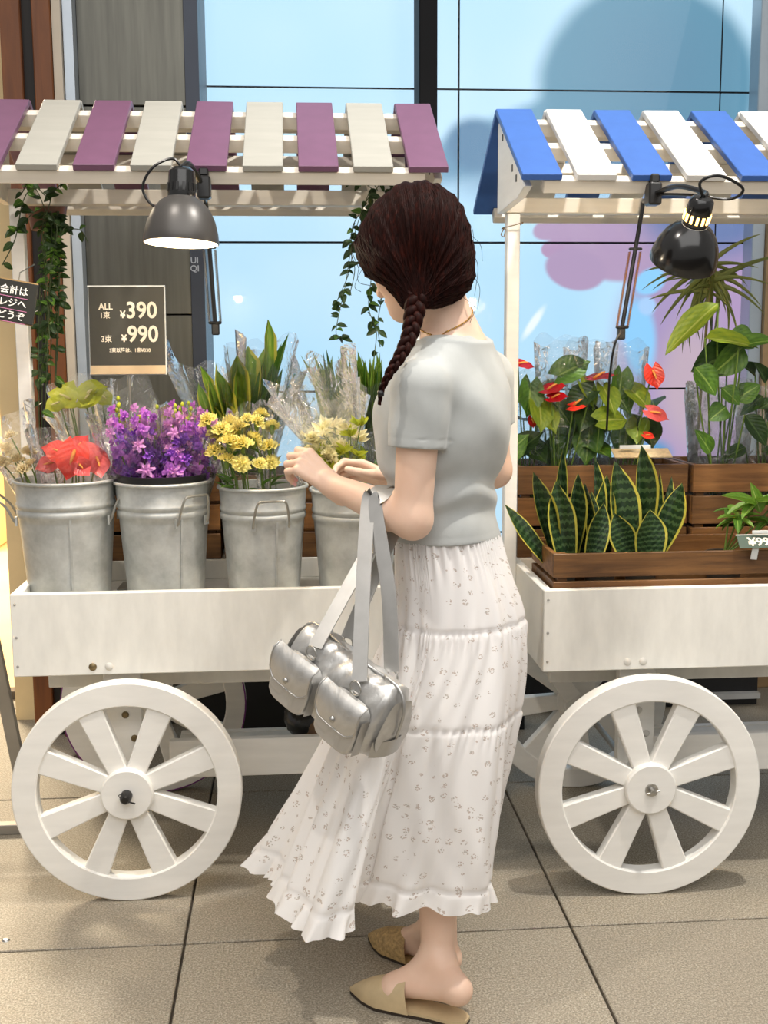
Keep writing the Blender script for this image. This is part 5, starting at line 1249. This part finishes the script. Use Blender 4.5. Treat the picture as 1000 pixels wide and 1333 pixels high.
hp = catmull([Vector(h) for h in hem], 20); hp = np.array([tuple(h) for h in hp])
cen = np.array([.225, 2.27]); 
NU, NV = 420, 130
seg = np.r_[0, np.cumsum(np.linalg.norm(np.diff(hp, axis=0), axis=1))]; s_u = np.linspace(0, seg[-1], NU, endpoint=False)
HX = np.interp(s_u, seg, hp[:, 0]); HY = np.interp(s_u, seg, hp[:, 1])
wc = tc(584, 704); wa, wb = .125, .095
# angle for the upper rings: smoothed direction of the hem points from the centre
phi = np.unwrap(np.arctan2(HY-cen[1], HX-cen[0])); phi_lin = np.linspace(phi[0], phi[0]+np.sign(phi[-1]-phi[0])*2*pi, NU, endpoint=False)
phi_u = phi_lin*.55+phi*.45
def ell_ring(c, a, b):
    dx, dy = np.cos(phi_u), np.sin(phi_u); u = dx*lf[0]+dy*lf[1]; v = dx*fw[0]+dy*fw[1]; r = 1/np.sqrt((u/a)**2+(v/b)**2); return c[0]+dx*r, c[1]+dy*r
zW = zhem+.007
hc = tc(592, 800); WX, WY = ell_ring(wc, wa, wb); QX, QY = ell_ring(tc(594, 820, 2.29), .150, .138)
kc = tc(578, 960, 2.27); KX, KY = ell_ring(kc, .165, .168)
KX = KX*.72+HX*.28; KY = KY*.72+HY*.28
zs = np.array([zW, J(594, 820, 2.25)[2], J(578, 965, 2.2)[2], ZH])
from numpy.polynomial import polynomial as _P
def interp4(t, A):   # Catmull through four rings
    z = (zs[0]-zs)/(zs[0]-zs[-1])
    out = np.zeros_like(A[0])
    i = min(2, max(0, int(np.searchsorted(z, t)-1))); u = (t-z[i])/(z[i+1]-z[i])
    def tan(k):
        if k == 0: return (A[1]-A[0])/(z[1]-z[0])
        if k == 3: return (A[3]-A[2])/(z[3]-z[2])*1.25
        return (A[k+1]-A[k-1])/(z[k+1]-z[k-1])
    h = z[i+1]-z[i]; m0, m1 = tan(i)*h, tan(i+1)*h
    return (2*u**3-3*u**2+1)*A[i]+(u**3-2*u**2+u)*m0+(-2*u**3+3*u**2)*A[i+1]+(u**3-u**2)*m1
ui = np.arange(NU)/NU; T1, T2 = (zs[0]-J(600, 817, 2.2)[2])/(zs[0]-ZH), (zs[0]-J(600, 944, 2.15)[2])/(zs[0]-ZH)
VX = np.zeros((NV, NU, 3)); UV = np.zeros((NV, NU, 3)); rn = np.random.default_rng(5); fph = rn.uniform(0, 6.28, 12)
g = lambda x, s: np.exp(-(x/s)**2)
for j in range(NV):
    t = j/(NV-1); x = interp4(t, [WX, QX, KX, HX]); y = interp4(t, [WY, QY, KY, HY]); z = np.full(NU, zs[0]+(ZH-zs[0])*t)
    tx = np.roll(x, -1)-np.roll(x, 1); ty = np.roll(y, -1)-np.roll(y, 1); L = np.hypot(tx, ty)+1e-9; nx2, ny2 = ty/L, -tx/L
    sgn = np.sign((nx2*(x-cen[0])+ny2*(y-cen[1])).mean()); nx2 *= sgn; ny2 *= sgn
    fold = .0022*np.sin(2*pi*(15*ui+2.2*t)+fph[8]+2.5*np.sin(2*pi*(2*ui+t)))*min(1, t*3)+.0016*np.sin(2*pi*(29*ui-1.5*t)+fph[9]+3*np.sin(2*pi*(3*ui-t)))*min(1, t*2.5)+.010*t*np.sin(2*pi*(9*ui)+fph[0]+1.2*t)+.007*t*np.sin(2*pi*17*ui+fph[1]-2*t)+.006*t*t*np.sin(2*pi*25*ui+fph[2]+1.5*np.sin(2*pi*3*ui))
    ga = 0
    for T in (0.0, T1, T2):
        if t >= T: ga = ga+((.0030 if T > 0 else .0042)*g(t-T-.010, .036 if T > 0 else .07))*np.sin(2*pi*62*ui+fph[4]+6*np.sin(2*pi*5*ui+T*9)+3*T)
        ga = ga-.004*g(t-T, .006)*(T > 0)
    tr = .945
    if t > tr: q = (t-tr)/(1-tr); ga = ga+q*(.0055*np.sin(2*pi*34*ui+fph[5]+4*np.sin(2*pi*4*ui)+2*np.sin(2*pi*9*ui))+.0035*np.sin(2*pi*57*ui+fph[6]+3*np.sin(2*pi*7*ui))+.004); z = z+q*.0045*np.sin(2*pi*27*ui+fph[7]+2*np.sin(2*pi*6*ui))
    ga = ga-.0045*g(t-tr, .006)
    dd = fold+ga; VX[j, :, 0] = x+nx2*dd; VX[j, :, 1] = y+ny2*dd; VX[j, :, 2] = z+.0
    UV[j, :, 0] = ui*1.55*(.55+.45*min(1, t*1.3)); UV[j, :, 1] = t*.78
mb = MB(); vs = VX.reshape(-1, 3); ii = np.arange(NU); fs = []
for j in range(NV-1):
    for i in range(NU): fs.append((j*NU+i, j*NU+(i+1) % NU, (j+1)*NU+(i+1) % NU, (j+1)*NU+i))
me = bpy.data.meshes.new('skirt'); me.from_pydata(vs.tolist(), [], fs); at = me.attributes.new('cloth_uv', 'FLOAT_VECTOR', 'POINT'); at.data.foreach_set('vector', UV.reshape(-1).astype(np.float32))
me.materials.append(skirt_mat()); me.polygons.foreach_set('use_smooth', [True]*len(fs)); me.update(); place('skirt', me, person)
# ---- pointed mules
TAN = simple('tan_leather', '#cbb48c', .5, var=.08, scale=30, bump=.05); SOLE = simple('dark_sole', '#3a2f25', .7); WOVEN = simple('woven_tan', '#c9a870', .6, var=.25, scale=140, bump=.5)
def mule(toe, heel, label, mat):
    toe = Vector((toe[0], toe[1], 0)); heel = Vector((heel[0], heel[1], 0)); d = (toe-heel); d.normalize(); s = d.cross(Vector((0, 0, 1))); L0 = (toe-heel).length
    L = L0+.05; h0 = heel-d*.022
    root = empty('mule_shoe', (0, 0, 0)); root.parent = person
    wd = lambda t: np.interp(t, [0, .04, .12, .3, .55, .72, .85, .95, 1], [.010, .020, .028, .027, .034, .038, .027, .011, .002])
    m = MB()
    def so(u, v, z0, z1):
        return None
    for nm, z0, z1, mt, gr in (('sole', 0.0, .006, SOLE, 0), ('insole', .0062, .012, mat, -.001)):
        m = MB(); n = 30; ring = [(i/(n-1), 1) for i in range(n)]+[(1-i/(n-1), -1) for i in range(n)]
        P = [h0+d*(t*L)+s*(wd(t)+gr)*sd for t, sd in ring]
        m.add([p+Vector((0, 0, z0)) for p in P]+[p+Vector((0, 0, z1)) for p in P], [tuple(range(2*n))]+[tuple(range(4*n-1, 2*n-1, -1))]+[(i, (i+1) % (2*n), 2*n+(i+1) % (2*n), 2*n+i) for i in range(2*n)])
        m.build(nm, mt, root, smooth=False)
    m = MB(); n = 17
    def up(u, v):
        t = .50+.5*v; t = t+.06*(1-v)*(abs(u-.5)*2)**2*-1; w = wd(t)+.004*(1-v); a = pi*u; hh = np.interp(t, [.4, .5, .65, .8, .92, 1], [.062, .062, .053, .040, .023, .007])
        return h0+d*(t*L)+s*(cos(a)*w)+Vector((0, 0, .008+sin(a)**.8*hh))
    m.grid(up, n, 16).build('upper', mat, root, smooth=2)
    return root
mule(toeL, heL, '', TAN); mule(toeR, heR, '', WOVEN)
# ================================================================ BAG, HELD BUNCH, ODDMENTS
def silver_mat():
    t = NT('silver_coated_leather'); v = t.coord('Object'); f = t.noise(v, 18, 4, .6, .8); f2 = t.noise(v, 160, 2)
    t.link(t.ramp(f, [(.3, srgb('#b2b1ae')), (.7, srgb('#cfcecb'))]), t.b.inputs['Base Color']); t.b.inputs['Metallic'].default_value = .7
    t.link(t.math('MULTIPLY_ADD', f, .2, .30), t.b.inputs['Roughness']); t.bump(t.math('ADD', f, t.math('MULTIPLY', f2, .12)), .22, .008); return t.m
SILV = silver_mat(); SILV2 = simple('silver_smooth', '#b9b8b5', .36, .8, var=.05, scale=30)
bc = J(450, 894, 2.085); ba_ = N((.63, -.68, -.36)); bn = N((-.73, -.68, 0)); bn = N(bn-np.dot(bn, ba_)*ba_); bu = np.cross(ba_, bn); bu = bu if bu[2] > 0 else -bu
bag = empty('handbag', tuple(bc), 0, 'silver two pocket handbag hanging by its straps from the bent arm', 'handbag')
bag.rotation_euler = Matrix(np.stack([ba_, -bn, bu]).T.tolist()).to_euler()     # local x along the bag, -y front, z up
LX, DY, HZ = .130, .056, .076
def bagf(u, v):
    x = -1+2*v; a = 2*pi*u; e = 1-.10*abs(x)**4-.62*max(0, abs(x)-.90)/.10*.6; ce, se = cos(a), sin(a)
    y = math.copysign(abs(ce)**.55, ce)*DY; z = math.copysign(abs(se)**.6, se)*HZ; y *= 1.08-.42*max(0, (z/HZ+.2)/1.2)
    w = .0016*sin(9*x*3+3*a)+.0012*sin(23*x+5*a+1)+.0022*(1-abs(x))*sin(5*a+7*x)
    sag = -.008*(1-x*x)*max(0, z/HZ)
    return (x*LX, y*e+w*ce, z*e+w*se+sag)
m = MB(); m.grid(bagf, 48, 41, closeu=True)
k0 = len(m.v); m.add([bagf(i/48, 0) for i in range(48)], [tuple(range(48))]); m.add([bagf(i/48, 1) for i in range(48)], [tuple(range(47, -1, -1))])
m.build('body', SILV, bag, smooth=2)
for s in (-1, 1):
    x = s*LX*1.0
    def cap_(u, v, s=s): a = 2*pi*u; p = bagf(u, .97 if s > 0 else .03); q = .96*(1-v); return (s*(LX+.004+.006*v), p[1]*q, p[2]*q)
    MB().grid(cap_, 40, 6, closeu=True).build('end_panel', SILV, bag, smooth=2)
    MB().grid(lambda u, v, s=s: (s*(LX+.0105-.012*abs(u-.5)**2*4), (u-.5)*.088, -.060+.035*v), 9, 5).build('end_patch', SILV2, bag, smooth=2)
    MB().tube(catmull([(s*(LX*.6), 0, HZ*.98), (s*LX*.93, 0, HZ*.9), (s*(LX+.013), 0, HZ*.45), (s*(LX+.014), 0, -.02)], 6), .0032, 6).build('zip', SILV2, bag, smooth=2)
MB().tube([(-LX*.6, 0, HZ-.004), (0, 0, HZ-.009), (LX*.6, 0, HZ-.004)], .003, 6).build('zip', SILV2, bag, smooth=2)
def puff(w, h, d, r=4.5, nu=28, nv=8, top=1.0):
    def fn(u, v):
        a = 2*pi*u; c, s_ = cos(a), sin(a); k = (abs(c)**r+abs(s_)**r)**(-1/r); q = 1-(v**3)*.12; z = s_*k*h*q
        return (c*k*w*q*(1-.05*(z > 0)), -d*(1-(1-v)**2.2), z)
    m = MB(); m.grid(fn, nu, nv, closeu=True); m.add([fn(i/nu, 1) for i in range(nu)], [tuple(range(nu))]); return m
def flap(w, h, nu=17, nv=13):
    P = []
    def fn(u, v):
        x = (u-.5)*2; edge = 1-.24*(max(0, abs(x)-.55)/.45)**2.2
        z = .5-v*edge; return (x*w*(1-.02*v), -.0035*sin(pi*u)-.010*min(1, v*5)-.0045*sin(pi*v), z*h)
    m = MB(); m.grid(fn, nu, nv); return m, fn
for x in (-.066, .064):
    pk = puff(.052, .050, .030).build('pocket', SILV, bag, smooth=True, loc=(x, -DY+.004, -.016), rot=(-.06, 0, 0))
    m, fn = flap(.054, .070); o = m.build('flap', SILV, pk, smooth=2, loc=(0, -.026, .028)); 
    MB().tube([fn(u, v) for u, v in [(0, k/10) for k in range(11)]+[(k/16, 1) for k in range(1, 17)]+[(1, 1-k/10) for k in range(1, 11)]], .0018, 6).build('piping', SILV2, pk, smooth=2, loc=(0, -.026, .028))
    MB().lathe([(0, .004), (.004, .0035), (.006, 0)], 14, R=Matrix.Rotation(pi/2, 3, 'X')).build('snap_button', STEEL, pk, smooth=2, loc=(0, -.044, .010))
    MB().grid(lambda u, v: (.0525+.0005, -.004-.022*u, -.040+.07*v), 4, 6).build('side_gusset', SILV2, pk, smooth=2)
def ribbon(path, w, th=.0028, up=None):
    pts = catmull([Vector(p) for p in path], 8); m = MB(); vs = []; fs = []; prev = None
    for i, p in enumerate(pts):
        d = (pts[min(i+1, len(pts)-1)]-pts[max(i-1, 0)]).normalized(); t = i/(len(pts)-1)
        x = Vector(up(t)) if up else Vector(ba_); x = (x-d*x.dot(d)).normalized(); y = d.cross(x)
        for a, b in ((-1, -1), (1, -1), (1, 1), (-1, 1)): vs.append(p+x*(a*w/2)+y*(b*th/2))
    n = len(pts)
    for i in range(n-1):
        for k in range(4): fs.append((i*4+k, i*4+(k+1) % 4, (i+1)*4+(k+1) % 4, (i+1)*4+k))
    fs += [(0, 1, 2, 3), (4*n-4, 4*n-3, 4*n-2, 4*n-1)]; return m.add(vs, fs)
Mi = bag.rotation_euler.to_matrix().transposed()
def loc_(p): return Mi @ (Vector(p)-Vector(bc))
fa = Vector(N(wrL-elL)); eu = Vector((0, 0, 1)); eu = (eu-fa*eu.dot(fa)).normalized(); es = fa.cross(eu); es = es if es.y > 0 else -es
def handle(path):
    m = ribbon(path, .029, up=lambda t: (.88, -.45, 0)); m.v = [tuple(loc_(p)) for p in m.v]; return m.build('strap', SILV2, bag, smooth=True)
fl, fr, bl, br = [Vector(bc)+Vector(ba_)*x+Vector(bn)*y+Vector(bu)*.060 for x, y in ((-.062, .043), (.060, .043), (-.062, -.043), (.060, -.043))]
def over(c, r, left, right, vl, vr):
    arc = [c+es*(r*cos(f))+eu*(r*sin(f)) for f in np.radians((10, 45, 90, 135, 172))]
    return [left, left.lerp(arc[0], .55)+vl]+arc+[arc[-1].lerp(right, .5)+vr, right]
c1 = Vector(elL+(wrL-elL)*.36); c2 = Vector(elL+(wrL-elL)*.26)
handle(over(c1, .0415, fl, fr, Vector((0, .004, 0)), Vector((-.002, -.002, 0)))); handle(over(c2, .043, bl, br, Vector((0, .004, 0)), Vector((.008, -.012, 0))))
for p in (fl, fr, bl, br):
    q = p-Vector(bu)*.012; q = Vector(loc_(q)); s = -1 if q.y < 0 else 1
    MB().tube([q+Vector((.013*cos(a), s*.006, .013*sin(a))) for a in np.linspace(0, 2*pi, 21)], .0019, 6).build('ring', STEEL, bag, smooth=2)
    MB().box(q+Vector((0, s*.002, -.020)), (.018, .006, .026)).build('tab', SILV2, bag, bevel=.002)
# ---- held bunch
o = bpt(3); b = bunch('held_bunch', 'clear wrapped bunch of pale yellow blossoms between the two hands', 'flowers', o)
rr = random.Random(21)
NP_ = [leaf_me('petal', ov, PALEY, .25, .2, nv=6, nu=3), leaf_me('petal', ov, LIME, .25, .2, nv=6, nu=3)]
neck = Vector(J(458, 626, 2.73))-o
for k in range(34):
    px = rr.uniform(396, 470); py = rr.uniform(553, 612) if px < 440 else rr.uniform(548, 600); Y = rr.uniform(2.52, 2.66)
    p = Vector(J(px, py, Y))-o; yel = py > 588 or rr.random() < .12
    st_ = stem(b, [p, p.lerp(neck, .6)+Vector((0, 0, .01)), neck], .0014)
    for q in range(9):
        a = rr.uniform(0, 6.28); d = Vector((cos(a)*.7, sin(a)*.5-.2, rr.uniform(.1, 1))).normalized(); orient(NP_[1 if yel else 0], 'petal', st_, p, p+d*rr.uniform(.018, .032), .0105, up=(rr.uniform(-1, 1), -1, .3))
for k in range(7):
    p = Vector(J(rr.uniform(400, 468), rr.uniform(560, 600), rr.uniform(2.52, 2.6)))-o; head(b, random.choice(CARP), p, rr.uniform(.016, .022))
for k in range(12):
    p = Vector(J(rr.uniform(435, 472), rr.uniform(585, 622), rr.uniform(2.55, 2.66)))-o; d = Vector((rr.uniform(-1, .6), rr.uniform(-.5, .3), rr.uniform(.2, 1))).normalized(); orient(PH[0], 'leaf', b, p-d*.02, p+d*.03, .016, up=(0, -1, .4))
stem(b, [neck, Vector((.0, -.05, .315)), Vector((0, -.02, .2)), Vector((0, 0, 0))], .006)
film(b, Vector(J(460, 632, 2.70))-o, Vector(J(408, 500, 2.56))-o, .03, .105, seed=91, jag=.12, n=48, m=12); film(b, Vector(J(458, 628, 2.70))-o, Vector(J(425, 505, 2.58))-o, .028, .085, seed=92, jag=.16, n=40, m=12)
o2 = bpt(3, .02, .02); b = bunch('film_bunch', 'folded clear wrapped greens standing upright in the bucket beside the hands', 'flowers', o2)
for k in range(9):
    p = Vector((rr.uniform(-.03, .05), rr.uniform(-.03, .03), rr.uniform(.29, .36))); orient(PH[1], 'leaf', b, p*.85, p, .016, up=(0, -1, .3)); stem(b, [p*.85, p*.5, Vector((0, 0, 0))], .0018)
film(b, Vector((.02, 0, .2)), Vector((.03, 0, .40)), .04, .065, seed=93)
# ---- dark bag and paper on the lower shelf of the flower cart
def lump(name, label, c, s, mat, seed, cat):
    rr = random.Random(seed); ph = [rr.uniform(0, 6) for _ in range(8)]; m = MB()
    def fn(u, v):
        a = 2*pi*u; e = pi*v; d = (sin(e)*cos(a), sin(e)*sin(a), -cos(e)); k = 1+.10*sin(3*a+ph[0]+2*e)+.08*sin(5*e+ph[1]+a)+.05*abs(sin(7*a+ph[2]+5*e))+.04*abs(sin(11*e+ph[3]-4*a))
        return (d[0]*s[0]*k, d[1]*s[1]*k, max(-s[2]*.92, d[2]*s[2]*k))
    o = m.grid(fn, 40, 20, closeu=True).build(name, mat, None, smooth=2, loc=(c[0], c[1], c[2]+s[2]*.92)); setp(o, label, cat); return o
lump('plastic_bag', 'crumpled black plastic bag on the lower shelf of the flower cart', (.085, 3.06, .2225), (.10, .09, .10), simple('black_film', '#111315', .25, var=.1, spec=.7), 3, 'bag')
lump('paper_bundle', 'small crumpled brown paper bundle beside the black plastic bag', (.075, 2.955, .2225), (.06, .026, .055), simple('brown_paper', '#6b5138', .8, var=.15), 5, 'paper')
